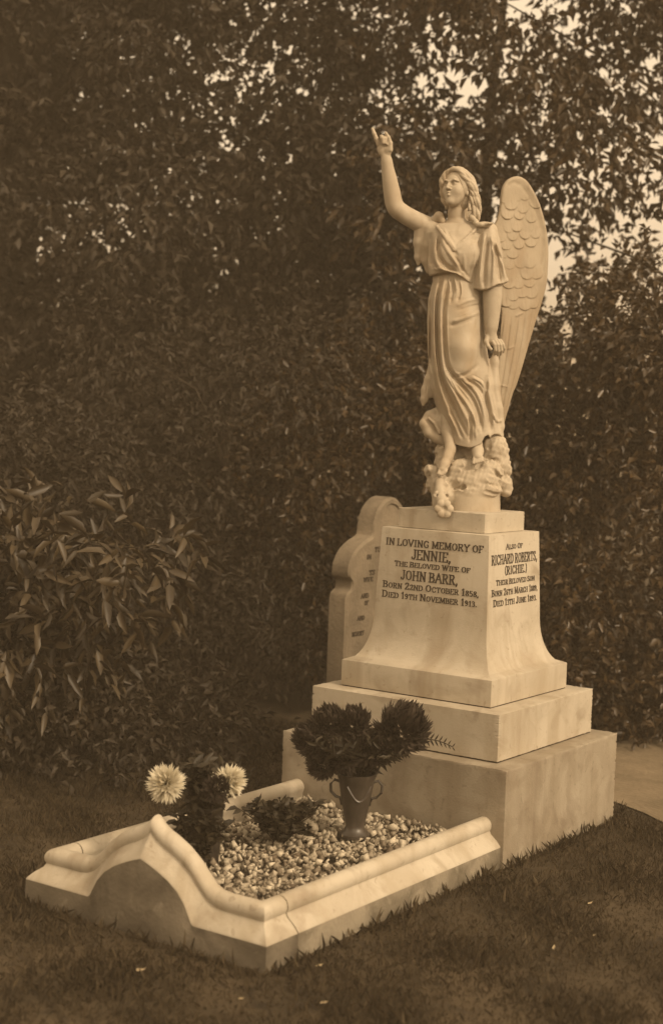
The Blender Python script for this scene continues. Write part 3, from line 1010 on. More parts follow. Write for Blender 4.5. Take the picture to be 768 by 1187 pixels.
r.caps([(525, -27, 291, 2.0), (536, -24, 281, 2.0), (547, -19, 270, 2.0), (555, -13, 262, 1.8)], 1.4)
# sleeve hanging from the raised arm
r.caps([(492, 11, 259, 10.5), (488, 12, 278, 7.0), (486.4, 13, 296, 4.2), (486.5, 13, 303, 2.2)], 3)
r.caps([(500, 8, 262, 10.5), (497, 10, 282, 7.5), (496, 12, 300, 5.5), (498, 12, 312, 3)], 3)
r.caps([(492, 0, 268, 1.2), (490.5, 3, 285, 1.8), (490.5, 6, 304, 1.6)], 1.2, cut=True)
# flared sleeve over the lowered arm
sl_strokes = [
    ([(560, 272), (556, 300), (553, 330)], 2.2, 2.0),
    ([(564, 280), (561, 305), (559, 336)], 2.4, -2.6),
    ([(568, 276), (570, 300), (568, 332)], 2.4, 2.0),
    ([(569, 284), (575, 306), (577, 330)], 2.2, -2.8),
    ([(572, 280), (580, 302), (583, 326)], 2.0, 2.0),
    ([(577, 296), (585, 312), (588, 322)], 1.8, -1.6),
]
rels = r.disp(sl_strokes, gain=1.4) + r.disp(pleats(sl_strokes, 7))
sleeve = [(256, 560, 570, -14, 0), (264, 557, 575, -21, 6), (276, 554, 579, -26, 9), (292, 551, 582, -29, 11), (310, 549, 585, -32, 11), (322, 548, 588, -33, 11), (345, 546, 593, -34, 11)]
hems = [(540, 330), (549, 335), (556, 337.5), (563, 337), (569, 334), (575, 331), (580, 330.5), (589, 326.5), (600, 322)]
fn, lo, hi = loft(sleeve, rels, back=1.2, hem=hems, top=258, slab=2.0, nfold=7)
r.put(fn, lo, hi, 3, m=8)
link('robe', r.mesh('robe'), M['statue'], angel)


# ---- wings
def poly_sdf(U, Wc, P):
    d = np.full(np.broadcast(U, Wc).shape, 1e9, np.float32)
    s = np.ones(d.shape, np.float32)
    n = len(P)
    for i in range(n):
        a, b_ = P[i], P[i-1]
        e = b_-a
        wx, wy = U-a[0], Wc-a[1]
        t = np.clip((wx*e[0]+wy*e[1])/max(e@e, 1e-9), 0, 1)
        d = np.minimum(d, (wx-e[0]*t)**2+(wy-e[1]*t)**2)
        c1, c2, c3 = Wc >= a[1], Wc < b_[1], e[0]*wy > e[1]*wx
        flip = (c1 & c2 & c3) | (~c1 & ~c2 & ~c3)
        s = np.where(flip, -s, s)
    return s*np.sqrt(d)


outline = [(572, 262), (577, 252), (580, 240), (581.5, 226), (584, 214), (590, 206.5), (599, 203), (607, 205), (614, 212), (622, 227), (629, 246),
           (634, 268), (636, 290), (635.6, 312), (634, 332), (628.5, 352), (622, 372), (613, 402), (603.5, 434), (594, 463), (586, 486), (582, 497), (575, 500),
           (569, 492), (568, 478), (572, 446), (577, 414), (580, 385), (581, 360), (576, 330), (572, 295)]
grooves = [([(584, 366), (577, 420), (570, 480)], 1.3, -1.5), ([(592, 368), (585, 420), (574, 486)], 1.3, -1.5), ([(601, 366), (592, 420), (578, 488)], 1.3, -1.6),
           ([(609, 360), (600, 415), (582, 488)], 1.3, -1.5), ([(617, 356), (607, 408), (586, 486)], 1.2, -1.4), ([(625, 350), (612, 400), (590, 474)], 1.2, -1.2),
           ([(597, 367), (606, 363)], 1.5, 1.2), ([(588, 405), (596, 402)], 1.3, 1.0), ([(580, 447), (588, 449)], 1.3, 1.0),
           ([(606, 206), (619, 226), (629, 252), (633, 280), (633, 310), (631, 330)], 2.6, 1.5),
           ([(603, 212), (615, 232), (624, 256), (628, 284)], 2.2, -.9), ([(588, 214), (596, 210), (603, 214)], 3.0, -1.0)]


def wing(u_root, u_scale, v0, v_slope, w_scale=1.0):
    P = spline(outline+outline[:1], 4)[:-1]
    ux0 = 575.0
    q = Sculpt((560, -14, 196), (644, 14, 508), 0.55)
    D = q.disp(grooves)
    U, Wc = q.ax[0][:, None], q.ax[2][None]
    Hh = np.zeros(D.shape, np.float32)
    fr = random.Random(17)
    rows_ = []
    for j, cw in enumerate(np.arange(232, 362, 11.5)):
        left = 577 + 3*math.sin(j)
        right = float(np.interp(cw, [220, 246, 290, 330, 360], [612, 622, 629, 628, 620]))
        nn = max(2, int((right-left)/11.5))
        for i in range(nn):
            rows_.append((left + (i+.5+.5*(j % 2)*.9)*(right-left)/nn + fr.uniform(-1.6, 1.6), cw + fr.uniform(-3, 3) - .09*(i-nn/2)**2, fr.uniform(5.8, 8.2), fr.uniform(.35, 1.25)))
    for cu, cw, rr, am in rows_:
        if cu+rr > 631:
            continue
        ln = 3.4*rr
        lean = (U-cu) - (Wc-cw)*.10
        a = lean/rr
        t = (Wc-(cw-ln))/ln                                   # 0 at the quill, 1 at the tip
        tipw = np.sqrt(np.clip(1-np.abs(a)**2.2, 0, 1))*.30+.70
        inside = (np.abs(a) < 1) & (t > 0) & (t < tipw)
        hgt = 2.0*am*np.clip(t/np.maximum(tipw, .1), 0, 1)**1.5*np.clip(1-.55*a*a, 0, 1) - .35*am*np.exp(-(a/.09)**2)*(t > .4)
        Hh = np.maximum(Hh, np.where(inside, hgt, 0))
    k = np.array([.25, .5, .25])
    for _ in range(1):
        Hh = np.apply_along_axis(lambda x: np.convolve(x, k, 'same'), 0, Hh)
        Hh = np.apply_along_axis(lambda x: np.convolve(x, k, 'same'), 1, Hh)
    D = D+Hh
    p2 = poly_sdf(q.ax[0][:, None], q.ax[2][None], P).astype(np.float32)
    v = q.ax[1][None, :, None]
    th = 3.6 + 1.2*np.clip((260-q.ax[2])/60, -1, 1)[None, None, :]
    side = np.clip(-v, -3, 3)/3
    dz = np.abs(v) - th - np.where(v < 0, D[:, None, :], D[:, None, :]*.8)
    A = p2[:, None, :]
    q.F = (-smin(-A, -dz, 3.5)).astype(np.float32)
    me = q.mesh('wing', raw=True)
    # bend the flat plate into place: u along the spread, v across, with a gentle curl
    n = len(me.vertices)
    co = np.empty(n*3, np.float32)
    me.vertices.foreach_get('co', co)
    uu, vv, ww = co.reshape(-1, 3).astype(float).T
    span = uu-ux0
    curl = -6*np.sin(np.clip(span/60, 0, 1)*np.pi)
    u2 = u_root + span*u_scale - vv*v_slope*.5/np.hypot(u_scale, v_slope)*1.0
    v2 = v0 + span*v_slope + vv*u_scale/np.hypot(u_scale, v_slope) + curl*.6
    kx = 1 + v2*S_PX/6.3
    u3 = 384 + (u2-384)*kx
    w3 = 593 + (ww-593)*kx
    Y = to_world(u3, v2, w3)
    me.vertices.foreach_set('co', Y.astype(np.float32).ravel())
    me.update()
    return link('wing', me, M['wing'], angel)


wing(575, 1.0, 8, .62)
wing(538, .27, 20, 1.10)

# ---- rock the angel stands on
k = Sculpt((480, -50, 500), (606, 50, 600), 0.6)
for c, rad in (((543, 0, 560), (36, 31, 24)), ((573, -2, 523), (16, 18, 22)), ((580, 0, 538), (11, 13, 12)), ((583, -2, 562), (9, 12, 12)), ((500, -10, 546), (9, 9, 8)),
               ((510, -8, 560), (15, 18, 16)), ((536, -12, 546), (22, 18, 14)), ((562, -16, 550), (20, 14, 18)), ((548, -22, 556), (24, 12, 12)), ((520, 8, 532), (16, 18, 20)),
               ((550, 8, 520), (22, 18, 20)), ((495, -12, 542), (4.5, 6, 6)), ((588, -4, 546), (5, 7, 6)), ((586, -6, 570), (6, 8, 6)), ((514, -14, 573), (15, 19, 16)), ((507, -24, 582), (8, 12, 9)),
               ((556, -24, 568), (24, 12, 8))):
    k.ell(c, rad, 5)
k.put(lambda u, v, w_: -smin(-(np.sqrt((u-543)**2+v*v)-36.0), -(np.maximum(566-w_, w_-593)), 1.5), (505, -38, 564), (580, 38, 594), 2.0)
sl, g = k.region((480, -50, 508), (606, 50, 573))
fade = np.clip((574-g[2])/8, 0, 1)
k.F[sl] = k.F[sl] + fade*(2.2*vnoise(*g, .15, 3) + 1.5*np.abs(vnoise(*g, .26, 5)) + .7*vnoise(*g, .6, 8))
for pts in ([(528, -38, 566, 1.2), (538, -40, 569, 2.2), (548, -40, 564, 1.8)], [(542, -40, 571, 1.4), (556, -38, 568, 2.4), (568, -32, 571, 2.0), (580, -22, 572, 2)],
            [(519, -32, 556, 1.5), (527, -36, 561, 2.0), (538, -37, 560, 1.4)], [(566, -30, 540, 1.6), (576, -24, 552, 2.4), (584, -14, 556, 2)],
            [(535, -36, 548, 1.5), (548, -38, 546, 2), (560, -34, 538, 1.6)], [(504, -22, 552, 1.5), (508, -26, 562, 2), (512, -28, 572, 2)]):
    k.caps(pts, 1.5, cut=True, n=3)
link('rock_base', k.mesh('rock_base'), M['statue'], angel)
# carved flowers trailing over the edge of the cap at her right
k = Sculpt((494, -62, 548), (534, -8, 606), 0.7)
k.caps([(507, -26, 556, 5), (508, -34, 568, 6), (509, -42, 578, 6.5), (510, -47, 588, 5), (512, -49, 595, 3)], 3)
for (cu, cv, cw, rr) in ((510.5, -48, 587, 9.8), (505, -38, 573, 5.5), (514, -40, 573, 5)):
    for i in range(6):
        t = i*math.pi/3
        k.ell((cu+rr*.62*math.cos(t), cv-1.5, cw+rr*.62*math.sin(t)), (rr*.52, rr*.36, rr*.52), .4)
    k.ell((cu, cv-rr*.55, cw), (rr*.36, rr*.35, rr*.36), .8, cut=True)
link('carved_flowers', k.mesh('carved_flowers'), M['statue'], angel)


# ------------------------------------------------------------------ the older headstone behind
hs = empty('headstone', (-0.84, 0.72, 0), 'older weathered headstone with scrolled arched top behind the monument', 'headstone')
half = [(.375, 0), (.375, .80), (.385, .826), (.413, .842), (.420, .860), (.414, .884), (.392, .905), (.388, .935), (.397, .970), (.434, 1.018), (.498, 1.055),
        (.561, 1.077), (.578, 1.095), (.585, 1.14), (.607, 1.196), (.640, 1.228), (.68, 1.252), (.725, 1.262)]
hl = [half[0], half[1]] + [tuple(p) for p in spline(half[1:], 4)[1:]]
full = hl + [(1.45-y, z) for y, z in hl[::-1][1:]]
cy0, cz0 = .725, .6


def inset(p, d):
    s = (1 - d/.36, 1 - d/.62)
    return (cy0+(p[0]-cy0)*s[0], cz0+(p[1]-cz0)*s[1] if p[1] > cz0 else p[1])


slab = MB()
rg = []
for x, d in ((-.900, 0), (-.812, 0), (-.803, .012), (-.803, .028), (-.812, .034)):
    rg.append([(x, *inset(p, d)) for p in full])
slab.rings(rg)
slabo = slab.build('slab', M['old_stone'], hs, bevel=0, angle=35)
for line, yc, z, wd, cap in (('TU', .631, 1.017, .05, .022), ('IN', .56, .985, .04, .02), ('TS', .590, .911, .05, .022), ('WIFE', .560, .880, .08, .02), ('AND', .536, .805, .065, .02), ('OF', .552, .771, .035, .02),
                             ('AND', .510, .703, .06, .02), ('MEMORY', .490, .632, .10, .020)):
    ins = MB()
    text_line(ins, line, Vector((-.8115, yc, z)), Vector((0, 1, 0)), Vector((0, 0, 1)), Vector((1, 0, 0)), wd, cap, weight=.2)
    ins.build('inscription', M['lead'], slabo, smooth=False)
bs = MB()
bs.rings([[(x0, .30, z), (x1, .30, z), (x1, 1.15, z), (x0, 1.15, z)] for x0, x1, z in ((-1.0, -.70, -.05), (-1.0, -.70, .16), (-.97, -.73, .20))])
bs.build('plinth', M['old_stone'], hs, bevel=.006)


# ------------------------------------------------------------------ foliage
def leaves(name, P, D, N, L, Wd, fold=.18, curl=.15, fine=False):
    """P base points, D directions, N upward normals (n,3), L lengths, Wd widths -> one mesh of folded leaf blades"""
    n = len(P)
    D = D/np.linalg.norm(D, axis=1, keepdims=True)
    S = np.cross(D, N)
    S /= np.linalg.norm(S, axis=1, keepdims=True)+1e-9
    N = np.cross(S, D)
    if fine:
        T = np.array([(0, 0, 0), (.28, .42, fold*.8), (.28, 0, 0), (.28, -.42, fold*.8), (.62, .40, fold*.4), (.62, 0, -curl*.3), (.62, -.40, fold*.4), (1, 0, -curl)])
        F4 = np.array([(1, 2, 5, 4), (2, 3, 6, 5)])
        F3 = np.array([(0, 2, 1), (0, 3, 2), (4, 5, 7), (5, 6, 7)])
    else:
        T = np.array([(0, 0, 0), (.45, .5, fold), (1, 0, -curl), (.45, -.5, fold)])
        F4 = np.zeros((0, 4), int)
        F3 = np.array([(0, 2, 1), (0, 3, 2)])
    kv = len(T)
    L, Wd = np.asarray(L)[:, None, None], np.asarray(Wd)[:, None, None]
    V = P[:, None] + D[:, None]*(T[None, :, 0:1]*L) + S[:, None]*(T[None, :, 1:2]*Wd) + N[:, None]*(T[None, :, 2:3]*L)
    o = (np.arange(n)*kv)[:, None, None]
    fs = [(F3[None]+o).reshape(-1, 3)]
    if len(F4):
        fs.append((F4[None]+o).reshape(-1, 4))
    return np_mesh(name, V.reshape(-1, 3), fs)


def unit(n):
    v = RNG.normal(size=(n, 3))
    return v/np.linalg.norm(v, axis=1, keepdims=True)


def crown_points(clumps, n, droop=.3, flat=.75, shell=.5):
    """leaf bases spread through clump volumes on short twigs; returns P, D"""
    c = np.array(clumps, float)
    wgt = c[:, 3]**2
    pick = RNG.choice(len(c), n//6, p=wgt/wgt.sum())
    d = unit(len(pick))
    rad = (shell + (1-shell)*RNG.random(len(pick))**.6)
    tip = c[pick, :3] + d*(c[pick, 3]*rad)[:, None]*np.array((1, 1, flat))
    tdir = d + unit(len(pick))*.6 + np.array((0, 0, -droop))
    tdir /= np.linalg.norm(tdir, axis=1, keepdims=True)
    ln = RNG.uniform(.10, .28, len(pick))
    t = RNG.random((len(pick), 6))
    P = tip[:, None] + tdir[:, None]*(t*ln[:, None])[..., None]
    D = tdir[:, None]*.7 + RNG.normal(size=(len(pick), 6, 3))*.6 + np.array((0, 0, -droop))
    return P.reshape(-1, 3), D.reshape(-1, 3)


FWD = Vector((-math.sin(YAW), math.cos(YAW), 0))


def spot(lat, dist, z=0):
    q = CAM + FWD*dist + HX*lat
    return np.array((q.x, q.y, z))


def limbs(mb, base, top, r0, clumps, n, seed):
    rr = random.Random(seed)
    base, top = Vector(base), Vector(top)
    pts = [base + (top-base)*t + Vector((rr.uniform(-.05, .05), rr.uniform(-.05, .05), 0))*(1 if t > 0 else 0) for t in (0, .08, .3, .5, .7, .85, 1)]
    mb.tube(pts, [r0*1.5, r0*1.05, r0*.9, r0*.75, r0*.6, r0*.4, r0*.2], 10)
    for c in rr.sample(list(clumps), min(n, len(clumps))):
        c = Vector(c[:3])
        t = min(.85, max(.12, (c.z-base.z)/(top.z-base.z)*.75))
        a = base + (top-base)*t
        m = a.lerp(c, .5) + Vector((rr.uniform(-.1, .1), rr.uniform(-.1, .1), .12))
        mb.tube([a, a.lerp(m, .5)+Vector((0, 0, .05)), m, c], [r0*.4, r0*.32, r0*.22, r0*.07], 6)


def tree(name, label, cat, lat, dist, clumps, n, leaf, mat, r0=.12, height=5.5, group=None, droop=.3, fine=False, shell=.45, nl=14, trunk_lat=None):
    """clumps given as (lat, dist, z, radius)"""
    base = spot(lat if trunk_lat is None else trunk_lat, dist)
    o = empty(name, tuple(base), label, cat, group)
    C = [(*spot(a, b_)[:2], z, rr) for a, b_, z, rr in clumps]
    mb = MB()
    limbs(mb, base - np.array((0, 0, .05)), base + np.array((.1, .1, height)), r0, C, nl, int(abs(lat*100)+dist*10))
    mb.build('trunk' if height > 2.4 else 'stems', M['bark'], o)
    P, D = crown_points(C, n, droop, shell=shell)
    keep = P[:, 2] > .03
    P, D = P[keep], D[keep]
    m = len(P)
    N = unit(m) + np.array((0, 0, .8))
    sc = RNG.uniform(.5, 1.25, m)
    link('crown' if height > 2.4 else 'foliage', leaves('crown', P, D, N, leaf[0]*sc, leaf[1]*sc*RNG.uniform(.8, 1.2, m), fine=fine), mat, o, smooth=False)
    return o


def cloud(lat0, lat1, d0, d1, z0, z1, n, r0, r1, seed, keep=None):
    rr = random.Random(seed)
    out = []
    while len(out) < n:
        p = (rr.uniform(lat0, lat1), rr.uniform(d0, d1), rr.uniform(z0, z1), rr.uniform(r0, r1))
        if keep is None or keep(*p):
            out.append(p)
    return out


# back row of tall trees
tree('evergreen_tree', 'tall dark dense evergreen tree filling the left background', 'tree', -2.0, 10.2,
     cloud(-3.1, -.75, 9.4, 11.0, .6, 5.6, 70, .38, .6, 1), 62000, (.075, .036), M['leaf_dark'], r0=.11, height=5.6, trunk_lat=-2.3)
tree('evergreen_tree', 'dark evergreen tree behind the raised arm with small bright gaps in its crown', 'tree', -.1, 10.6,
     cloud(-1.4, .95, 9.8, 11.4, 1.0, 5.6, 62, .26, .44, 2, keep=lambda a, d, z, q: not (a > .5 and z > 2.7)) + cloud(-.7, .5, 9.6, 10.6, 2.0, 3.4, 20, .26, .38, 22), 46000, (.072, .034), M['leaf_dark'], r0=.06, height=5.4, trunk_lat=.9, nl=6)
tree('broadleaf_tree', 'loose broadleaf tree at right with bright sky between its leaves', 'tree', 1.5, 9.8,
     cloud(.2, 2.6, 9.0, 10.6, 1.9, 5.4, 72, .18, .34, 3, keep=lambda a, d, z, q: not (a > 2.05 and (3.25 < z < 3.95 or 2.5 < z < 3.0))), 22000, (.078, .034), M['leaf_mid'], r0=.04, height=5.0, trunk_lat=2.5, droop=.45, nl=7)
tree('thick_tree', 'thick dark tree standing far behind at the left edge', 'tree', -2.6, 12.5,
     cloud(-4.0, -1.5, 11.8, 13.4, .6, 6.4, 60, .5, .7, 4), 44000, (.10, .05), M['leaf_dark'], r0=.14, height=6.4)
tree('thick_tree', 'thick dark tree far behind the angel with lower rounded crown', 'tree', .6, 12.8,
     cloud(-1.9, 2.8, 12.0, 13.6, .4, 2.9, 56, .4, .6, 5, keep=lambda a, d, z, q: z < 2.9-.42*max(0, a)), 34000, (.10, .05), M['leaf_dark'], r0=.12, height=3.0)
# shrubs behind and beside the grave
tree('holly_bush', 'tall dark holly hedge bush directly behind the pedestal', 'shrub', .55, 8.7,
     cloud(-.25, 1.25, 8.3, 9.2, .1, 2.1, 30, .24, .4, 6), 26000, (.050, .026), M['leaf_mid'], r0=.035, height=1.7, nl=5)
tree('holly_bush', 'tall glossy holly bush at the right edge with light catching its leaves', 'shrub', 1.75, 8.6,
     cloud(1.2, 2.5, 7.95, 8.9, .1, 2.4, 40, .22, .36, 7), 32000, (.052, .027), M['leaf_mid'], r0=.035, height=1.8, nl=5)
tree('yew_bush', 'dark yew bush behind the old headstone', 'shrub', -.7, 8.6,
     cloud(-1.3, .0, 8.2, 9.2, .1, 2.0, 30, .26, .42, 8), 24000, (.045, .018), M['leaf_dark'], r0=.03, height=1.5, nl=4)
tree('yew_bush', 'broad dark yew bush in the shade left of the grave', 'shrub', -1.75, 8.2,
     cloud(-2.6, -1.0, 7.8, 8.8, .1, 1.9, 34, .26, .42, 9), 26000, (.048, .019), M['leaf_dark'], r0=.03, height=1.4, nl=4)
tree('laurel_shrub', 'laurel shrub with long pale edged leaves at the left of the grave', 'shrub', -1.45, 6.75,
     cloud(-1.95, -.80, 6.5, 7.2, .45, 1.15, 22, .16, .26, 10), 2700, (.115, .036), M['leaf_laurel'], r0=.035, height=1.1, nl=10, droop=.25, fine=True)
tree('low_shrub', 'low dark shrub spreading under the laurel beside the kerb', 'shrub', -1.1, 7.2,
     cloud(-2.1, -.5, 6.7, 7.5, .05, .55, 30, .16, .26, 12), 15000, (.05, .022), M['leaf_dark'], r0=.03, height=.6, nl=8)


# ------------------------------------------------------------------ vases and flowers
def bloom(name, c, axis, rad, npet, mat, label, group, stem_to, spiky=True):
    c, axis = Vector(c), Vector(axis).normalized()
    o = empty(name, tuple(c), label, 'flower', group)
    i = np.arange(npet)
    ph = i*2.399963
    ct = 1 - 1.75*(i+.5)/npet
    st = np.sqrt(np.clip(1-ct*ct, 0, 1))
    a = axis.orthogonal().normalized()
    bq = axis.cross(a)
    Dv = np.outer(ct, axis)+np.outer(st*np.cos(ph), a)+np.outer(st*np.sin(ph), bq)
    Dv += RNG.normal(size=Dv.shape)*(.16 if spiky else .3)
    Dv /= np.linalg.norm(Dv, axis=1, keepdims=True)
    P = np.array(c)[None] + Dv*rad*(.15 if spiky else RNG.uniform(.30, .62, (npet, 1)))
    N = np.array(axis)[None]*1.0 - Dv*.2 + RNG.normal(size=Dv.shape)*.15
    ln = rad*(.86 if spiky else .50)*RNG.uniform(.8, 1.12, npet)
    link('petals', leaves('petals', P, Dv, N, ln, ln*(.19 if spiky else .34), fold=.10, curl=(-.20 if spiky else -.50), fine=True), mat, o)
    mb = MB()
    s = Vector(stem_to)
    mb.tube([c - axis*rad*.2, c.lerp(s, .35)+Vector((0, 0, .01)), c.lerp(s, .7), s], [.0035, .0035, .0032, .003], 6)
    mb.build('stem', M['leaf_bouquet'], o)
    return o


def spray(name, base, n, spread, height, leaf, label, group=None, cat='foliage', seed=0, mat=None):
    """a few stems with leaves, standing in a vase or the ground"""
    rr = random.Random(seed)
    base = Vector(base)
    o = empty(name, tuple(base), label, cat, group)
    mb = MB()
    P, D = [], []
    for i in range(n):
        t = rr.uniform(0, 6.28)
        q = rr.uniform(.1, 1)
        end = base + Vector((math.cos(t)*spread*q, math.sin(t)*spread*q, height*rr.uniform(.55, 1.05)))
        mid = base.lerp(end, .5) + Vector((0, 0, height*.12))
        mb.tube([base, mid, end], [.0028, .0024, .0015], 5)
        for j in range(15):
            f = .3 + .7*j/14
            p = base.lerp(mid, f*2) if f < .5 else mid.lerp(end, f*2-1)
            d = Vector((rr.uniform(-1, 1), rr.uniform(-1, 1), rr.uniform(-.2, .7)))
            P.append(p)
            D.append(d)
    mb.build('stem', M['leaf_bouquet'], o)
    P, D = np.array(P), np.array(D)
    N = unit(len(P)) + np.array((0, 0, .9))
    sc = RNG.uniform(.7, 1.25, len(P))
    link('leaves', leaves('leaves', P, D, N, leaf[0]*sc, leaf[1]*sc, fine=True), mat or M['leaf_bouquet'], o)
    return o


# metal urn in front of the monument
UX, UY, UZ = .065, -.79, .10
urn = empty('flower_urn', (UX, UY, UZ), 'dull metal two handled urn holding the dark bouquet on the gravel', 'vase')
mb = MB()
mb.lathe([(.045, 0), (.056, .004), (.056, .016), (.040, .028), (.034, .045), (.042, .08), (.052, .13), (.060, .18), (.066, .215), (.074, .232), (.075, .240), (.068, .240), (.060, .215), (.03, .15)],
         (UX, UY, UZ))
mb.build('body', M['pewter'], urn)
for s in (-1, 1):
    hb = MB()
    d = HX*s
    c = Vector((UX, UY, UZ))
    hb.tube([c + d*q + Vector((0, 0, z)) for q, z in ((.058, .205), (.080, .212), (.094, .196), (.092, .168), (.074, .150), (.058, .146), (.050, .120))], .0055, 8)
    hb.build('handle', M['pewter'], urn)
sw = MB()
for s in np.linspace(-1, 1, 1):
    pts = []
    for t in np.linspace(0, 1, 13):
        ang = -math.pi/2 - .55 + 1.5*t + YAW
        z = .20 - .055*math.sin(math.pi*t)
        rr_ = np.interp(z, [.13, .18, .215], [.052, .060, .066]) + .002
        pts.append((UX+rr_*math.cos(ang), UY+rr_*math.sin(ang), UZ+z))
    sw.tube(pts, .0045, 6)
sw.build('swag', M['pewter'], urn)

top = (UX, UY, UZ+.22)
bq = [  # lat offset, toward the camera, height, radius
    (.158, .045, .415, .092, 'largest dark shaggy chrysanthemum at the right of the urn bouquet'),
    (-.02, .03, .425, .062, 'dark chrysanthemum at the top middle of the urn bouquet'),
    (-.105, .02, .420, .066, 'dark chrysanthemum at the upper left of the urn bouquet'),
    (-.175, .03, .365, .060, 'dark chrysanthemum at the far left of the urn bouquet'),
    (.055, .06, .345, .066, 'dark chrysanthemum low in the middle right of the urn bouquet'),
    (-.05, .075, .325, .066, 'dark chrysanthemum low at the front of the urn bouquet'),
    (-.125, .06, .285, .056, 'dark chrysanthemum drooping low at the left over the urn'),
]
for la, fo, hh, rad, lab in bq:
    q = Vector((UX, UY, UZ+hh)) + HX*la - FWD*fo
    bloom('dark_chrysanthemum', q, (q-Vector((UX, UY, UZ+.12)))*1.0 - FWD*.12, rad*1.14, 700, M['petal_dark'], lab, 'dark flowers in the urn', top, spiky=False)
spray('bouquet_foliage', (UX, UY, UZ+.20), 85, .26, .19, (.045, .014), 'dark leafy greenery filling out the urn bouquet', cat='greenery', seed=4)
# fern frond leaning out to the right
fo = empty('fern_frond', top, 'thin dark fern frond leaning right out of the urn bouquet', 'fern')
P, D = [], []
mbf = MB()
cur = [Vector(top) + HX*(.34*t) - FWD*(.05*t) + Vector((0, 0, .16*math.sin(t*2.1))) for t in np.linspace(0, 1, 22)]
mbf.tube(cur, [.002]*22, 5)
mbf.build('stem', M['leaf_bouquet'], fo)
for i in range(5, 22):
    for s in (-1, 1):
        P.append(cur[i])
        D.append(HX*.5 + Vector((0, 0, s*.8)) - FWD*.2)
P, D = np.array(P), np.array(D)
ln = np.repeat(np.linspace(.055, .018, 17), 2)
link('fronds', leaves('fronds', P, D, unit(len(P))*.2-np.array(FWD), ln, ln*.26, fine=True), M['leaf_bouquet'], fo)

# black tin vase with white chrysanthemums near the front kerb
VX, VY, VZ = -.125, -1.42, .10
vase = empty('flower_vase', (VX, VY, VZ), 'black tin flower vase behind the front kerb', 'vase')
mb = MB()
mb.lathe([(.046, 0), (.050, .004), (.055, .10), (.062, .19), (.068, .20), (.068, .206), (.060, .206), (.05, .10)], (VX, VY, VZ))
mb.build('body', M['tin'], vase)
vt = (VX, VY, VZ+.19)
bloom('white_chrysanthemum', (-.0587-.02, -1.68, .432), Vector((.2, -.8, .6)), .066, 360, M['petal_white'], 'round spiky white chrysanthemum leaning over the point of the front kerb',
      'white flowers in the tin vase', vt)
bloom('white_chrysanthemum', (.040, -1.50, .428), Vector((.9, -.2, .25)), .058, 320, M['petal_white'], 'white chrysanthemum half hidden by dark leaves above the tin vase',
      'white flowers in the tin vase', vt)
spray('vase_foliage', (VX, VY, VZ+.15), 44, .12, .20, (.05, .020), 'dark leaves crowding the black tin vase', cat='greenery', seed=9)
bloom('dark_chrysanthemum', (.030, -1.555, .412), Vector((.5, -.7, .3)), .050, 320, M['petal_dark'], 'dark chrysanthemum overlapping the half hidden white one above the tin vase',
      'dark flowers in the tin vase', vt, spiky=False)
spray('trailing_plant', (VX+.045, VY-.085, .10), 34, .085, .20, (.045, .018), 'dark trailing leaves growing in front of the black tin vase', cat='plant', seed=31)
# low dark plants growing in the chippings
spray('low_plant', (-.06, -1.08, .10), 40, .16, .16, (.045, .020), 'low dark leafy plant growing in the middle of the gravel', cat='plant', seed=21)
spray('low_plant', (-.26, -1.22, .10), 14, .10, .10, (.045, .022), 'smaller dark plant growing beside the far kerb rail', cat='plant', seed=22)


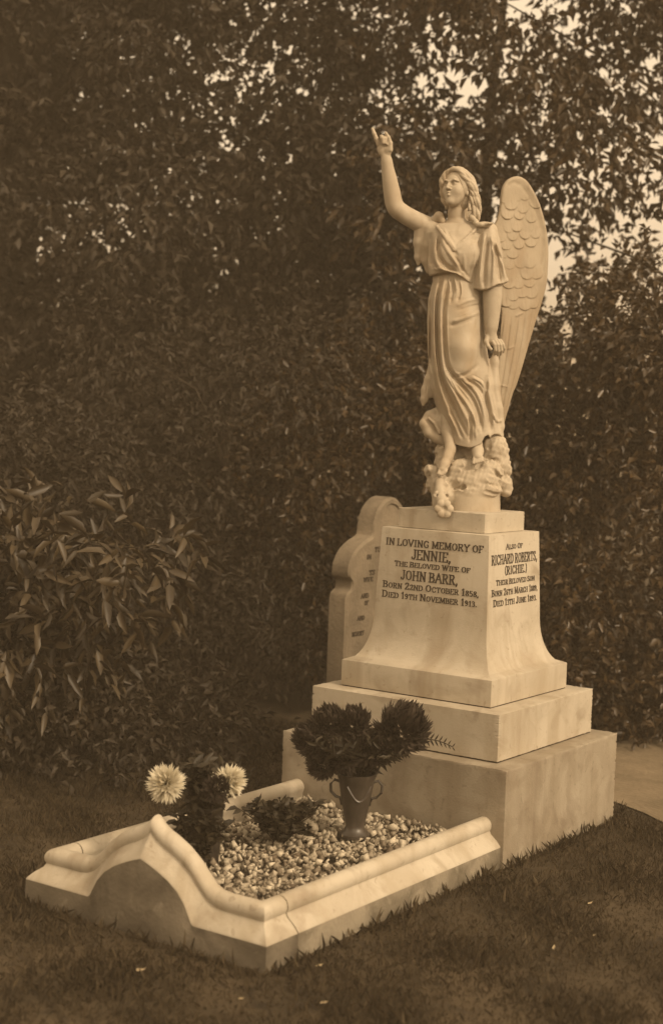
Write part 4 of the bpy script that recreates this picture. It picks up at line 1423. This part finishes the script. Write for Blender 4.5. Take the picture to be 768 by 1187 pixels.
# ------------------------------------------------------------------ grass
def grass():
    n = 120000
    la = RNG.uniform(-1.9, 2.0, n)
    di = RNG.uniform(3.9, 8.2, n)
    base = np.array(CAM)[None]*np.array((1, 1, 0)) + np.outer(di, FWD) + np.outer(la, HX)
    x, y = base[:, 0], base[:, 1]
    inside = (np.abs(x) < .505) & (y > -1.888) & (y < .48)
    inside |= (np.abs(x) < .515) & (np.abs(y) < .48)
    onpath = (x > -.35) & (y > .724-(x-.402)*.554)
    k_ = ~inside & ~onpath
    base = base[k_]
    cl = .5 + .25*np.sin(base[:, 0]*9+np.sin(base[:, 1]*7))+.25*np.sin(base[:, 1]*11+base[:, 0]*5)
    L = RNG.uniform(.012, .030, len(base))*(.55+1.2*np.clip(cl, 0, 1)) + np.where(RNG.random(len(base)) < .04, .022, 0)
    # longer tufts along the foot of the marble
    E = []
    for (x0, y0, x1, y1, m) in ((.512, -1.88, .512, -.48, 620), (.522, -.47, .522, .47, 560), (-.5, -1.90, .512, -1.90, 380)):
        t = RNG.random(m)
        cl = (np.sin(t*37)+np.sin(t*83+1)+1.6)/3.6
        ok = RNG.random(m) < .12+.88*np.clip(cl, 0, 1)**2
        t = t[ok]
        off = np.abs(RNG.normal(size=(len(t), 1)))*.022
        nrm = np.array(((y1-y0), -(x1-x0)))/np.hypot(x1-x0, y1-y0)
        E.append(np.stack([x0+(x1-x0)*t, y0+(y1-y0)*t, t*0], -1) + off*np.array((nrm[0], nrm[1], 0)))
    E = np.concatenate(E)
    base = np.concatenate([base, E])
    L = np.concatenate([L, .018+.055*RNG.random(len(E))**1.8])
    m = len(base)
    D = np.stack([RNG.normal(size=m)*.55, RNG.normal(size=m)*.55, np.ones(m)], -1)
    N = unit(m)*np.array((1, 1, .1))
    base[:, 2] = -.003
    me = leaves('grass', base, D, N, L, L*.05+.0024, fold=.02, curl=.25)
    return tag(link('grass', me, M['blade'], smooth=False), 'short dark grass of the lawn with longer tufts along the marble', kind='stuff')


grass()

for i, (x, y, s, lab) in enumerate((
        (.215, -2.139, .042, 'long curled pale fallen leaf on the lawn at lower left'), (.580, -2.114, .020, 'small pale fallen leaf near the bottom edge of the lawn'),
        (.772, -1.992, .026, 'broad dry fallen leaf at the bottom middle of the lawn'), (.595, -1.766, .026, 'dull fallen leaf just below the corner of the kerb'),
        (.948, -.675, .022, 'pale fallen leaf on the grass right of the monument base'), (1.109, -.970, .018, 'tiny fallen leaf on the open grass at right'),
        (1.067, -1.163, .022, 'bright fallen leaf on the grass at lower right'), (.62, -.62, .018, 'small fallen leaf close to the corner of the monument base'))):
    P = np.array([(x, y, .012)])
    a = random.uniform(0, 6.28)
    D = np.array([(HX*math.cos(.3*i-.4) + FWD*math.sin(.3*i-.4)*.5)[:]]) + np.array([(0, 0, .12)])
    o = link('fallen_leaf', leaves('fallen_leaf', P, D, np.array([(.1, -.2, 1.)]), [s], [s*.42], fold=.12, curl=-.22, fine=True), M['dry_leaf'])
    tag(o, lab, 'leaf', 'fallen leaves on the lawn')

# ------------------------------------------------------------------ thin volume added to lift the dark tones
hz = bpy.data.materials.new('added_haze_volume')
hz.use_nodes = True
ht = hz.node_tree
for n in list(ht.nodes):
    ht.nodes.remove(n)
ho = ht.nodes.new('ShaderNodeOutputMaterial')
pv = ht.nodes.new('ShaderNodeVolumePrincipled')
pv.inputs['Color'].default_value = (0.96, 0.79, 0.58, 1)
pv.inputs['Density'].default_value = 0.008
ht.links.new(pv.outputs[0], ho.inputs['Volume'])
hb = MB()
hb.rings([[(-330, -330, z), (330, -330, z), (330, 330, z), (-330, 330, z)] for z in (-1.0, 8.0)])
tag(hb.build('added_haze', hz, smooth=False), 'thin added veil in the air that lifts the dark tones', kind='stuff')
